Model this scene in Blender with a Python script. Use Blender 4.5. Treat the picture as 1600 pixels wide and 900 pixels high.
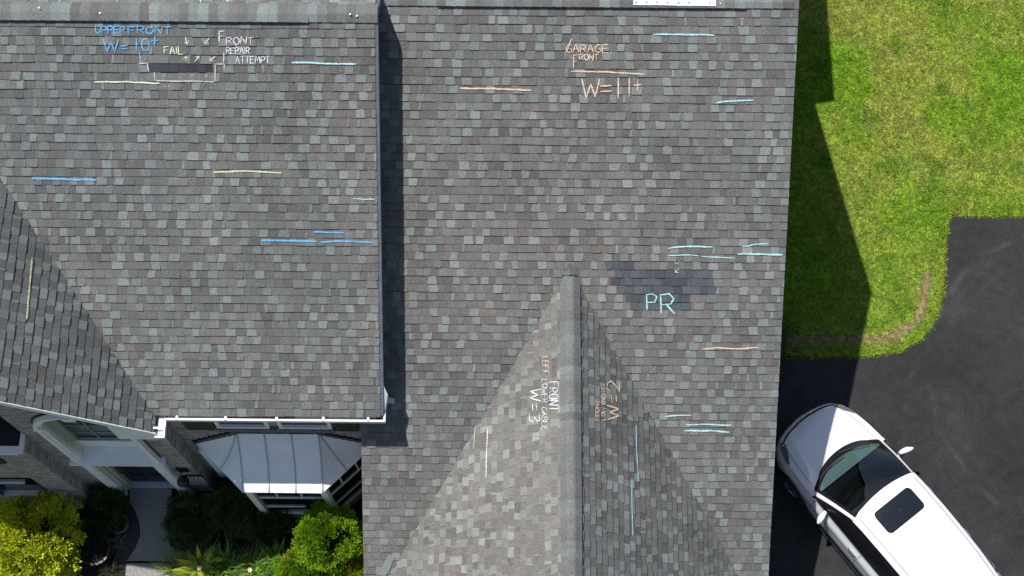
import bpy, math, random
import numpy as np
from mathutils import Vector, Matrix

random.seed(11)
rng = np.random.default_rng(11)
R = math.radians

# ------------------------------------------------------------------ scene start
for o in list(bpy.data.objects):
    bpy.data.objects.remove(o, do_unlink=True)
scene = bpy.context.scene
col = scene.collection

# camera: a drone 27.8 m above the front garden, tilted 20 degrees from straight down
cam_data = bpy.data.cameras.new('camera')
cam_data.sensor_width = 36.0
cam_data.lens = 50.62
cam_data.clip_end = 2000.0
cam = bpy.data.objects.new('camera', cam_data)
col.objects.link(cam)
cam.location = (0.0, 0.0, 27.78)
cam.rotation_euler = (R(20.0), 0.0, R(0.5))
scene.camera = cam

# world and sun
SUN_RAY = Vector((0.352, -0.203, -1.0)).normalized()       # the way the light travels
world = bpy.data.worlds.new('World')
scene.world = world
world.use_nodes = True
wn = world.node_tree.nodes
wl = world.node_tree.links
bgn = wn['Background']
sky = wn.new('ShaderNodeTexSky')
sky.sky_type = 'NISHITA'
sky.sun_disc = False
sky.sun_elevation = math.asin(-SUN_RAY.z)
sky.sun_rotation = math.atan2(-SUN_RAY.x, -SUN_RAY.y)
wl.new(sky.outputs[0], bgn.inputs[0])
bgn.inputs[1].default_value = 0.088

sd = bpy.data.lights.new('sun', 'SUN')
sd.energy = 4.3
sd.angle = R(0.5)
sd.color = (1.0, 0.965, 0.91)
so = bpy.data.objects.new('sun', sd)
col.objects.link(so)
so.location = (-10, 6, 40)
so.rotation_euler = SUN_RAY.to_track_quat('-Z', 'Y').to_euler()

vs = scene.view_settings
vs.view_transform = 'Standard'
vs.look = 'None'
vs.exposure = 0.25
vs.gamma = 1.0
vs.use_curve_mapping = False

# ------------------------------------------------------------------ materials
def nmat(name):
    m = bpy.data.materials.new(name)
    m.use_nodes = True
    return m, m.node_tree.nodes, m.node_tree.links, m.node_tree.nodes['Principled BSDF']

def plain(name, c, rough=0.6, spec=0.4, metal=0.0, noise=0.0, nscale=20.0, bump=0.0, bscale=60.0, coat=0.0):
    m, n, l, p = nmat(name)
    p.inputs['Base Color'].default_value = (*c, 1)
    p.inputs['Roughness'].default_value = rough
    p.inputs['Specular IOR Level'].default_value = spec
    p.inputs['Metallic'].default_value = metal
    if coat: p.inputs['Coat Weight'].default_value = coat
    tc = n.new('ShaderNodeNewGeometry')
    if noise:
        t = n.new('ShaderNodeTexNoise'); t.inputs['Scale'].default_value = nscale; t.inputs['Detail'].default_value = 6
        l.new(tc.outputs['Position'], t.inputs['Vector'])
        r = n.new('ShaderNodeMapRange'); r.inputs[1].default_value = 0.3; r.inputs[2].default_value = 0.7
        r.inputs[3].default_value = 1 - noise; r.inputs[4].default_value = 1 + noise
        l.new(t.outputs[0], r.inputs[0])
        mx = n.new('ShaderNodeVectorMath'); mx.operation = 'SCALE'
        mx.inputs[0].default_value = c
        l.new(r.outputs[0], mx.inputs['Scale']); l.new(mx.outputs[0], p.inputs['Base Color'])
    if bump:
        t2 = n.new('ShaderNodeTexNoise'); t2.inputs['Scale'].default_value = bscale; t2.inputs['Detail'].default_value = 4
        l.new(tc.outputs['Position'], t2.inputs['Vector'])
        b = n.new('ShaderNodeBump'); b.inputs['Strength'].default_value = bump; b.inputs['Distance'].default_value = 0.02
        l.new(t2.outputs[0], b.inputs['Height']); l.new(b.outputs[0], p.inputs['Normal'])
    return m

def tinted(name, rough=0.9, spec=0.2, grain=0.25, gscale=120.0, stain=0.0, sscale=0.7, translucent=0.0, bump=0.0):
    """base colour from the 'tint' attribute, broken up by fine grain and broad stains"""
    m, n, l, p = nmat(name)
    p.inputs['Roughness'].default_value = rough
    p.inputs['Specular IOR Level'].default_value = spec
    at = n.new('ShaderNodeAttribute'); at.attribute_name = 'tint'
    geo = n.new('ShaderNodeNewGeometry')
    t = n.new('ShaderNodeTexNoise'); t.inputs['Scale'].default_value = gscale; t.inputs['Detail'].default_value = 3
    l.new(geo.outputs['Position'], t.inputs['Vector'])
    r = n.new('ShaderNodeMapRange'); r.inputs[1].default_value = 0.25; r.inputs[2].default_value = 0.75
    r.inputs[3].default_value = 1 - grain; r.inputs[4].default_value = 1 + grain
    l.new(t.outputs[0], r.inputs[0])
    cur = r.outputs[0]
    if stain:
        s = n.new('ShaderNodeTexNoise'); s.inputs['Scale'].default_value = sscale; s.inputs['Detail'].default_value = 5
        l.new(geo.outputs['Position'], s.inputs['Vector'])
        rs = n.new('ShaderNodeMapRange'); rs.inputs[1].default_value = 0.3; rs.inputs[2].default_value = 0.7
        rs.inputs[3].default_value = 1 - stain; rs.inputs[4].default_value = 1 + stain
        l.new(s.outputs[0], rs.inputs[0])
        mm = n.new('ShaderNodeMath'); mm.operation = 'MULTIPLY'
        l.new(cur, mm.inputs[0]); l.new(rs.outputs[0], mm.inputs[1]); cur = mm.outputs[0]
    v = n.new('ShaderNodeVectorMath'); v.operation = 'SCALE'
    l.new(at.outputs['Color'], v.inputs[0]); l.new(cur, v.inputs['Scale'])
    l.new(v.outputs[0], p.inputs['Base Color'])
    if bump:
        b = n.new('ShaderNodeBump'); b.inputs['Strength'].default_value = bump; b.inputs['Distance'].default_value = 0.004
        l.new(t.outputs[0], b.inputs['Height']); l.new(b.outputs[0], p.inputs['Normal'])
    if translucent:
        tr = n.new('ShaderNodeBsdfTranslucent')
        l.new(v.outputs[0], tr.inputs[0])
        mix = n.new('ShaderNodeMixShader'); mix.inputs[0].default_value = translucent
        l.new(p.outputs[0], mix.inputs[1]); l.new(tr.outputs[0], mix.inputs[2])
        l.new(mix.outputs[0], n['Material Output'].inputs[0])
    return m

def brick_mat(name, axis):
    m, n, l, p = nmat(name)
    p.inputs['Roughness'].default_value = 0.9
    p.inputs['Specular IOR Level'].default_value = 0.2
    geo = n.new('ShaderNodeNewGeometry')
    sx = n.new('ShaderNodeSeparateXYZ'); l.new(geo.outputs['Position'], sx.inputs[0])
    cx = n.new('ShaderNodeCombineXYZ')
    l.new(sx.outputs[0 if axis == 'x' else 1], cx.inputs[0]); l.new(sx.outputs[2], cx.inputs[1])
    b = n.new('ShaderNodeTexBrick')
    b.inputs['Scale'].default_value = 1.0
    b.inputs['Brick Width'].default_value = 0.2
    b.inputs['Row Height'].default_value = 0.075
    b.inputs['Mortar Size'].default_value = 0.008
    b.inputs['Color1'].default_value = (0.20, 0.155, 0.14, 1)
    b.inputs['Color2'].default_value = (0.42, 0.37, 0.345, 1)
    b.inputs['Mortar'].default_value = (0.46, 0.45, 0.44, 1)
    b.inputs['Bias'].default_value = 0.0
    l.new(cx.outputs[0], b.inputs['Vector'])
    t = n.new('ShaderNodeTexNoise'); t.inputs['Scale'].default_value = 9; t.inputs['Detail'].default_value = 6
    l.new(geo.outputs['Position'], t.inputs['Vector'])
    rr = n.new('ShaderNodeMapRange'); rr.inputs[3].default_value = 0.55; rr.inputs[4].default_value = 1.45
    l.new(t.outputs[0], rr.inputs[0])
    v = n.new('ShaderNodeVectorMath'); v.operation = 'SCALE'
    l.new(b.outputs['Color'], v.inputs[0]); l.new(rr.outputs[0], v.inputs['Scale'])
    l.new(v.outputs[0], p.inputs['Base Color'])
    bp = n.new('ShaderNodeBump'); bp.inputs['Strength'].default_value = 0.8; bp.inputs['Distance'].default_value = 0.012
    bp.invert = True
    l.new(b.outputs['Fac'], bp.inputs['Height']); l.new(bp.outputs[0], p.inputs['Normal'])
    return m

def asphalt_mat():
    m, n, l, p = nmat('asphalt')
    p.inputs['Roughness'].default_value = 0.85
    p.inputs['Specular IOR Level'].default_value = 0.088
    geo = n.new('ShaderNodeNewGeometry')
    def nz(scale, det, lo, hi, a=0.3, b=0.7):
        t = n.new('ShaderNodeTexNoise'); t.inputs['Scale'].default_value = scale; t.inputs['Detail'].default_value = det
        l.new(geo.outputs['Position'], t.inputs['Vector'])
        r = n.new('ShaderNodeMapRange'); r.inputs[1].default_value = a; r.inputs[2].default_value = b
        r.inputs[3].default_value = lo; r.inputs[4].default_value = hi
        l.new(t.outputs[0], r.inputs[0]); return r.outputs[0]
    def mul(a, b, op='MULTIPLY'):
        k = n.new('ShaderNodeMath'); k.operation = op
        for i, x in enumerate((a, b)):
            if isinstance(x, float): k.inputs[i].default_value = x
            else: l.new(x, k.inputs[i])
        return k.outputs[0]
    base = mul(mul(nz(0.55, 5, 0.80, 1.25), nz(4.5, 6, 0.86, 1.16)), nz(48, 4, 0.72, 1.3))
    # worn tyre arcs: pale dust rubbed into the sealcoat along the turning circle
    def arc(cx, cy, rad, w, strength, sc):
        d = n.new('ShaderNodeVectorMath'); d.operation = 'DISTANCE'
        fl = n.new('ShaderNodeVectorMath'); fl.operation = 'MULTIPLY'; fl.inputs[1].default_value = (1, 1, 0)
        l.new(geo.outputs['Position'], fl.inputs[0]); l.new(fl.outputs[0], d.inputs[0])
        d.inputs[1].default_value = (cx, cy, 0)
        k = mul(mul(d.outputs['Value'], -rad, 'ADD'), 0.0, 'ADD')
        k = mul(k, nz(0.8, 2, -0.07, 0.07), 'ADD')
        ab = n.new('ShaderNodeMath'); ab.operation = 'ABSOLUTE'; l.new(k, ab.inputs[0])
        r = n.new('ShaderNodeMapRange'); r.inputs[1].default_value = w; r.inputs[2].default_value = 0.0
        r.inputs[3].default_value = 0; r.inputs[4].default_value = strength
        l.new(ab.outputs[0], r.inputs[0])
        return mul(r.outputs[0], nz(sc, 4, 0.0, 1.0, 0.42, 0.68))
    a = mul(arc(11.6, 8.2, 3.3, 0.10, 0.75, 1.6), arc(11.6, 8.3, 3.0, 0.30, 0.40, 1.2), 'ADD')
    a = mul(a, arc(12.6, 6.6, 4.9, 0.10, 0.25, 2.2), 'ADD')
    f = mul(base, mul(a, 1.0, 'ADD'))
    v = n.new('ShaderNodeVectorMath'); v.operation = 'SCALE'; v.inputs[0].default_value = (0.0315, 0.0315, 0.0328)
    l.new(f, v.inputs['Scale'])
    # sparse pale grit
    vo = n.new('ShaderNodeTexVoronoi'); vo.inputs['Scale'].default_value = 9.0
    l.new(geo.outputs['Position'], vo.inputs['Vector'])
    g = n.new('ShaderNodeMapRange'); g.inputs[1].default_value = 0.07; g.inputs[2].default_value = 0.05
    g.inputs[3].default_value = 0; g.inputs[4].default_value = 0.35
    l.new(vo.outputs['Distance'], g.inputs[0])
    gg = mul(g.outputs[0], nz(1.1, 3, 0.0, 1.0, 0.55, 0.7))
    mx = n.new('ShaderNodeMixRGB'); mx.inputs[2].default_value = (0.12, 0.115, 0.10, 1)
    l.new(gg, mx.inputs[0]); l.new(v.outputs[0], mx.inputs[1]); l.new(mx.outputs[0], p.inputs['Base Color'])
    t = n.new('ShaderNodeTexNoise'); t.inputs['Scale'].default_value = 160
    l.new(geo.outputs['Position'], t.inputs['Vector'])
    b = n.new('ShaderNodeBump'); b.inputs['Strength'].default_value = 0.5; b.inputs['Distance'].default_value = 0.006
    l.new(t.outputs[0], b.inputs['Height']); l.new(b.outputs[0], p.inputs['Normal'])
    return m

def chalk_mat(name, c, cover=0.5):
    """dusty chalk: grains of pigment with the shingle showing between them"""
    m, n, l, p = nmat(name)
    p.inputs['Base Color'].default_value = (*c, 1)
    p.inputs['Roughness'].default_value = 1.0
    p.inputs['Specular IOR Level'].default_value = 0.0
    geo = n.new('ShaderNodeNewGeometry')
    t = n.new('ShaderNodeTexNoise'); t.inputs['Scale'].default_value = 48; t.inputs['Detail'].default_value = 6; t.inputs['Roughness'].default_value = 0.75
    l.new(geo.outputs['Position'], t.inputs['Vector'])
    r = n.new('ShaderNodeMapRange'); r.inputs[1].default_value = cover - 0.10; r.inputs[2].default_value = cover + 0.06
    r.inputs[3].default_value = 0.0; r.inputs[4].default_value = 0.95
    l.new(t.outputs[0], r.inputs[0])
    tr = n.new('ShaderNodeBsdfTransparent')
    mix = n.new('ShaderNodeMixShader')
    l.new(r.outputs[0], mix.inputs[0]); l.new(tr.outputs[0], mix.inputs[1]); l.new(p.outputs[0], mix.inputs[2])
    l.new(mix.outputs[0], n['Material Output'].inputs[0])
    return m

def tinted_glass(name, c, refl=0.08):
    m, n, l, p = nmat(name)
    tr = n.new('ShaderNodeBsdfTransparent'); tr.inputs[0].default_value = (*c, 1)
    gl = n.new('ShaderNodeBsdfGlossy'); gl.inputs['Roughness'].default_value = 0.02
    fr = n.new('ShaderNodeFresnel'); fr.inputs[0].default_value = 1.5
    ad = n.new('ShaderNodeMath'); ad.operation = 'ADD'; ad.inputs[1].default_value = refl
    l.new(fr.outputs[0], ad.inputs[0])
    mix = n.new('ShaderNodeMixShader')
    l.new(ad.outputs[0], mix.inputs[0]); l.new(tr.outputs[0], mix.inputs[1]); l.new(gl.outputs[0], mix.inputs[2])
    l.new(mix.outputs[0], n['Material Output'].inputs[0])
    return m

M = {
 'shingle': tinted('shingle_granules', rough=0.95, spec=0.05, grain=0.42, gscale=60, stain=0.12, sscale=0.8, bump=0.4),
 'deck': plain('roof_deck', (0.05, 0.05, 0.055), 0.9),
 'rake_trim': plain('rake_trim_paint', (0.10, 0.115, 0.135), 0.5, noise=0.2, nscale=6),
 'white': plain('white_trim_paint', (0.87, 0.87, 0.83), 0.45, noise=0.06, nscale=5),
 'cream': plain('cream_jamb_paint', (0.62, 0.58, 0.44), 0.5, noise=0.08, nscale=6),
 'gutter': plain('white_gutter_enamel', (0.80, 0.78, 0.76), 0.35, noise=0.05, nscale=8),
 'gutter_in': plain('gutter_silt', (0.30, 0.24, 0.22), 0.9, noise=0.5, nscale=7, bump=0.4, bscale=40),
 'brick_x': brick_mat('brick_front', 'x'),
 'brick_y': brick_mat('brick_side', 'y'),
 'sill_brick': plain('sill_brick_clay', (0.17, 0.155, 0.15), 0.9, noise=0.3, nscale=14),
 'bay_metal': plain('painted_standing_seam', (0.88, 0.88, 0.85), 0.6, noise=0.06, nscale=3.0),
 'pane': plain('dark_window_glass', (0.010, 0.013, 0.018), 0.04, spec=0.6),
 'pane_green': plain('green_window_glass', (0.010, 0.020, 0.016), 0.05, spec=0.5),
 'muntin': plain('muntin_paint', (0.30, 0.34, 0.30), 0.5),
 'shutter': plain('dark_green_shutter', (0.022, 0.028, 0.026), 0.55),
 'black': plain('black_paint', (0.012, 0.012, 0.014), 0.45),
 'door': plain('navy_door_paint', (0.016, 0.017, 0.024), 0.4),
 'bronze': plain('aged_bronze', (0.18, 0.12, 0.06), 0.35, metal=0.8),
 'membrane': plain('black_roof_membrane', (0.014, 0.015, 0.02), 0.7, noise=0.3, nscale=4),
 'threshold': plain('pale_stone_threshold', (0.50, 0.56, 0.62), 0.6, noise=0.08, nscale=10),
 'asphalt': asphalt_mat(),
 'concrete': plain('broom_concrete', (0.25, 0.25, 0.235), 0.9, noise=0.35, nscale=38, bump=0.3, bscale=90),
 'mulch': plain('dark_mulch', (0.022, 0.016, 0.012), 0.95, noise=0.6, nscale=30, bump=1.0, bscale=45),
 'strip': plain('dark_walk_strip', (0.055, 0.05, 0.048), 0.9, noise=0.3, nscale=14, bump=0.4),
 'soil': tinted('lawn_soil', rough=1.0, spec=0.05, grain=0.35, gscale=40),
 'grass': tinted('grass_blades', rough=0.7, spec=0.2, grain=0.15, gscale=25, translucent=0.25),
 'leaf': tinted('leaves', rough=0.6, spec=0.25, grain=0.2, gscale=30, translucent=0.25),
 'bark': plain('bark', (0.09, 0.065, 0.045), 0.95, noise=0.4, nscale=20),
 'pot': plain('glazed_pot', (0.15, 0.15, 0.13), 0.4, noise=0.2, nscale=12),
 'pot_dark': plain('dark_pot', (0.02, 0.021, 0.024), 0.4),
 'red': plain('red_petals', (0.65, 0.04, 0.05), 0.6),
 'petal': plain('pale_petals', (0.75, 0.55, 0.42), 0.6),
 'sheet': plain('white_membrane_sheet', (0.80, 0.79, 0.82), 0.5, noise=0.05, nscale=9),
 'nail': plain('galvanised_nail', (0.35, 0.35, 0.36), 0.4, metal=0.6),
 'spot': plain('bright_nail_head', (0.85, 0.85, 0.84), 0.5),
 'flash': plain('grey_flashing', (0.21, 0.235, 0.225), 0.6, noise=0.12, nscale=9),
 'down': plain('grey_downspout', (0.50, 0.55, 0.56), 0.45),
 'car': plain('white_car_paint', (0.80, 0.81, 0.82), 0.25, spec=0.5, coat=1.0),
 'car_black': plain('gloss_black_trim', (0.012, 0.011, 0.016), 0.15, spec=0.5),
 'car_plastic': plain('matt_black_plastic', (0.02, 0.02, 0.022), 0.6),
 'car_glass': tinted_glass('windscreen_glass', (0.28, 0.38, 0.38), 0.06),
 'car_side': plain('privacy_glass', (0.010, 0.009, 0.013), 0.06, spec=0.5),
 'sunroof': plain('sunroof_glass', (0.012, 0.016, 0.022), 0.05, spec=0.5),
 'seam': plain('panel_gap', (0.10, 0.095, 0.09), 0.8),
 'rubber': plain('tyre_rubber', (0.02, 0.02, 0.02), 0.85),
 'alloy': plain('alloy_rim', (0.45, 0.46, 0.48), 0.3, metal=0.9),
 'chrome': plain('chrome', (0.7, 0.71, 0.73), 0.12, metal=1.0),
 'lamp': plain('headlamp_lens', (0.10, 0.11, 0.12), 0.08, spec=0.7),
 'seat': plain('grey_seat_leather', (0.24, 0.27, 0.24), 0.6, noise=0.1, nscale=8),
 'dash': plain('dashboard', (0.012, 0.016, 0.017), 0.6, noise=0.2, nscale=8),
}
CH = {'blue': (0.16, 0.50, 0.85), 'cyan': (0.50, 0.85, 0.86), 'lime': (0.74, 0.88, 0.58), 'yellow': (0.74, 0.76, 0.40),
      'white': (0.78, 0.78, 0.80), 'orange': (0.90, 0.64, 0.47), 'pale': (0.78, 0.80, 0.64)}
for k, c in CH.items():
    M['chalk_' + k] = chalk_mat('chalk_' + k, c, 0.45)
M['chalk_smudge'] = chalk_mat('chalk_smudge_dust', (0.55, 0.56, 0.45), 0.60)

# ------------------------------------------------------------------ mesh helpers
class MB:
    """collects faces and links them as one mesh object"""
    def __init__(self):
        self.v = []; self.f = []; self.m = []; self.c = []
    def add(self, verts, faces, mat=0, c=(1, 1, 1)):
        b = len(self.v)
        self.v.extend([tuple(x) for x in verts])
        for fc in faces:
            self.f.append([i + b for i in fc]); self.m.append(mat); self.c.append(c)
        return self
    def box(self, x0, x1, y0, y1, z0, z1, mat=0, c=(1, 1, 1)):
        vv = [(x0, y0, z0), (x1, y0, z0), (x1, y1, z0), (x0, y1, z0), (x0, y0, z1), (x1, y0, z1), (x1, y1, z1), (x0, y1, z1)]
        return self.add(vv, [(0, 3, 2, 1), (4, 5, 6, 7), (0, 1, 5, 4), (1, 2, 6, 5), (2, 3, 7, 6), (3, 0, 4, 7)], mat, c)
    def obox(self, o, ax, ay, az, mat=0, c=(1, 1, 1)):
        """box from corner o with edge vectors ax, ay, az"""
        o, ax, ay, az = map(Vector, (o, ax, ay, az))
        vv = [o, o + ax, o + ax + ay, o + ay]
        vv = vv + [q + az for q in vv]
        return self.add(vv, [(0, 3, 2, 1), (4, 5, 6, 7), (0, 1, 5, 4), (1, 2, 6, 5), (2, 3, 7, 6), (3, 0, 4, 7)], mat, c)
    def prism(self, poly, d, mat=0, c=(1, 1, 1)):
        """closed extrusion of a 3D polygon by vector d"""
        n = len(poly); d = Vector(d)
        vv = [Vector(q) for q in poly] + [Vector(q) + d for q in poly]
        fc = [tuple(range(n))[::-1], tuple(range(n, 2 * n))]
        fc += [(i, (i + 1) % n, n + (i + 1) % n, n + i) for i in range(n)]
        return self.add(vv, fc, mat, c)
    def tube(self, path, r, seg=8, mat=0, c=(1, 1, 1), cap=True):
        path = [Vector(q) for q in path]; rings = []
        rr = r if isinstance(r, (list, tuple)) else [r] * len(path)
        for i, q in enumerate(path):
            t = (path[min(i + 1, len(path) - 1)] - path[max(i - 1, 0)]).normalized()
            a = t.orthogonal().normalized() if abs(t.z) > 0.95 else t.cross(Vector((0, 0, 1))).normalized()
            b = t.cross(a)
            rings.append([q + (a * math.cos(2 * math.pi * k / seg) + b * math.sin(2 * math.pi * k / seg)) * rr[i] for k in range(seg)])
        vv = [x for g in rings for x in g]; fc = []
        for i in range(len(path) - 1):
            for k in range(seg):
                k2 = (k + 1) % seg
                fc.append((i * seg + k, i * seg + k2, (i + 1) * seg + k2, (i + 1) * seg + k))
        if cap:
            fc.append(tuple(range(seg))[::-1]); fc.append(tuple(range((len(path) - 1) * seg, len(path) * seg)))
        return self.add(vv, fc, mat, c)
    def lathe(self, ctr, prof, seg=20, mat=0, c=(1, 1, 1)):
        vv = []; fc = []
        for (r, z) in prof:
            for k in range(seg):
                a = 2 * math.pi * k / seg
                vv.append((ctr[0] + r * math.cos(a), ctr[1] + r * math.sin(a), ctr[2] + z))
        for i in range(len(prof) - 1):
            for k in range(seg):
                k2 = (k + 1) % seg
                fc.append((i * seg + k, i * seg + k2, (i + 1) * seg + k2, (i + 1) * seg + k))
        return self.add(vv, fc, mat, c)
    def grid(self, pts, mat=0, c=(1, 1, 1), matf=None):
        """pts[i][j] -> quads"""
        ni, nj = len(pts), len(pts[0])
        vv = [q for row in pts for q in row]; b = len(self.v)
        self.v.extend([tuple(x) for x in vv])
        for i in range(ni - 1):
            for j in range(nj - 1):
                self.f.append([b + i * nj + j, b + i * nj + j + 1, b + (i + 1) * nj + j + 1, b + (i + 1) * nj + j])
                self.m.append(matf(i, j) if matf else mat); self.c.append(c)
        return self
    def build(self, name, mats, parent=None, origin=(0, 0, 0), smooth=False, kind=None, tint=False):
        o0 = parent['_o'] if parent is not None and '_o' in parent else origin
        me = bpy.data.meshes.new(name)
        ox, oy, oz = o0
        me.from_pydata([(x - ox, y - oy, z - oz) for (x, y, z) in self.v], [], self.f)
        if not isinstance(mats, (list, tuple)): mats = [mats]
        for mm in mats: me.materials.append(mm)
        if len(mats) > 1: me.polygons.foreach_set('material_index', self.m)
        if tint:
            ca = me.color_attributes.new('tint', 'FLOAT_COLOR', 'CORNER')
            arr = np.repeat(np.array([(*c, 1.0) for c in self.c], dtype=np.float32), [len(f) for f in self.f], axis=0)
            ca.data.foreach_set('color', arr.ravel())
        if smooth: me.polygons.foreach_set('use_smooth', [True] * len(self.f))
        me.update()
        ob = bpy.data.objects.new(name, me)
        col.objects.link(ob)
        if parent is not None:
            ob.parent = parent; ob['_o'] = list(o0)
        else:
            ob.location = o0; ob['_o'] = list(o0)
        if kind: ob['kind'] = kind
        return ob

def fast_mesh(name, verts, faces, cols, mat, parent=None, origin=(0, 0, 0), kind=None):
    """numpy arrays: verts (n,3), faces (m,k), cols (m,3)"""
    o0 = list(parent['_o']) if parent is not None else list(origin)
    me = bpy.data.meshes.new(name)
    verts = np.asarray(verts, np.float32) - np.array(o0, np.float32)
    faces = np.asarray(faces, np.int32); k = faces.shape[1]; m = len(faces)
    me.vertices.add(len(verts)); me.vertices.foreach_set('co', verts.ravel())
    me.loops.add(m * k); me.loops.foreach_set('vertex_index', faces.ravel())
    me.polygons.add(m)
    me.polygons.foreach_set('loop_start', np.arange(0, m * k, k, dtype=np.int32))
    me.polygons.foreach_set('loop_total', np.full(m, k, np.int32))
    me.materials.append(mat)
    ca = me.color_attributes.new('tint', 'FLOAT_COLOR', 'CORNER')
    c4 = np.concatenate([np.asarray(cols, np.float32), np.ones((m, 1), np.float32)], 1)
    ca.data.foreach_set('color', np.repeat(c4, k, axis=0).ravel())
    me.update(calc_edges=True)
    ob = bpy.data.objects.new(name, me); col.objects.link(ob)
    if parent is not None: ob.parent = parent
    else: ob.location = o0
    ob['_o'] = o0
    if kind: ob['kind'] = kind
    return ob

def thing(name, label, cat, loc=(0, 0, 0), group=None):
    o = bpy.data.objects.new(name, None); col.objects.link(o)
    o.empty_display_size = 0.2
    o.location = loc; o['_o'] = list(loc); o['label'] = label; o['category'] = cat
    if group: o['group'] = group
    return o

def tag(o, label, cat, group=None):
    o['label'] = label; o['category'] = cat
    if group: o['group'] = group
    return o

# smooth value noise on the plan, used for real colour differences (turf patches, shingle batches)
_perm = rng.random((64, 64))
def vnoise(x, y):
    x = np.asarray(x, float); y = np.asarray(y, float)
    xi = np.floor(x).astype(int); yi = np.floor(y).astype(int)
    fx = x - xi; fy = y - yi
    fx = fx * fx * (3 - 2 * fx); fy = fy * fy * (3 - 2 * fy)
    p = _perm
    a = p[xi % 64, yi % 64]; b = p[(xi + 1) % 64, yi % 64]; c = p[xi % 64, (yi + 1) % 64]; d = p[(xi + 1) % 64, (yi + 1) % 64]
    return (a * (1 - fx) + b * fx) * (1 - fy) + (c * (1 - fx) + d * fx) * fy
def fbm(x, y, o=4):
    s = 0; amp = 0.5
    for i in range(o):
        s = s + amp * vnoise(x * 2 ** i + 17 * i, y * 2 ** i + 5 * i); amp *= 0.5
    return s / (1 - 0.5 ** o)

# ================================================================== GROUND
EDGE = [(60, 11.80), (9.08, 11.79), (8.99, 11.60), (8.86, 10.95), (8.80, 10.33), (8.66, 9.75), (8.47, 9.36), (8.22, 9.08), (7.80, 8.83),
        (7.16, 8.71), (6.2, 8.68), (4.02, 8.68)]          # where turf meets asphalt

def lawn_sheet():
    g = MB()
    g.add([(-400, -400, 0), (400, -400, 0), (400, 400, 0), (-400, 400, 0)], [(0, 1, 2, 3)], c=(0.09, 0.098, 0.042))
    o = g.build('lawn', M['soil'], tint=True, kind='structure'); return o
lawn_sheet()

d = MB()
poly = [(x, y, 0.012) for x, y in EDGE] + [(4.02, -20, 0.012), (60, -20, 0.012)]
d.add(poly, [tuple(range(len(poly)))[::-1]])
d.build('driveway', M['asphalt'], kind='structure')

b = MB()
bp = [(-14, 3.0), (-2.45, 3.0), (-2.45, 6.25), (-14, 6.25)]
b.add([(x, y, 0.010) for x, y in bp], [(0, 1, 2, 3)])
b.build('mulch_bed', M['mulch'], kind='structure')

# concrete walk: landing slab and the next slab below a dark joint
w = MB()
land = [(-7.50, 5.86), (-7.47, 5.60), (-7.33, 5.38), (-7.24, 5.17), (-7.20, 4.95), (-7.27, 4.70), (-7.41, 4.46), (-5.62, 4.47), (-5.66, 4.82),
        (-6.62, 4.84), (-6.68, 5.86)]
w.prism([(x, y, 0.0) for x, y in land], (0, 0, 0.10))
w.build('walkway', M['concrete'], kind='structure')
w = MB()
w.prism([(-7.42, 4.415, 0), (-7.42, 2.2, 0), (-6.2, 2.2, 0), (-5.6, 4.415, 0)], (0, 0, 0.07))
w.build('walkway', M['concrete'], kind='structure')
w = MB()  # dark strip along the left side of the walk
ed = [(-7.70, 5.75), (-7.62, 5.30), (-7.60, 4.75), (-7.70, 4.43), (-7.43, 4.43), (-7.29, 4.70), (-7.22, 4.95), (-7.26, 5.17), (-7.35, 5.38), (-7.49, 5.60), (-7.52, 5.75)]
w.prism([(x, y, 0.0) for x, y in ed], (0, 0, 0.07))
w.build('walk_strip', M['strip'], kind='structure')

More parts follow.
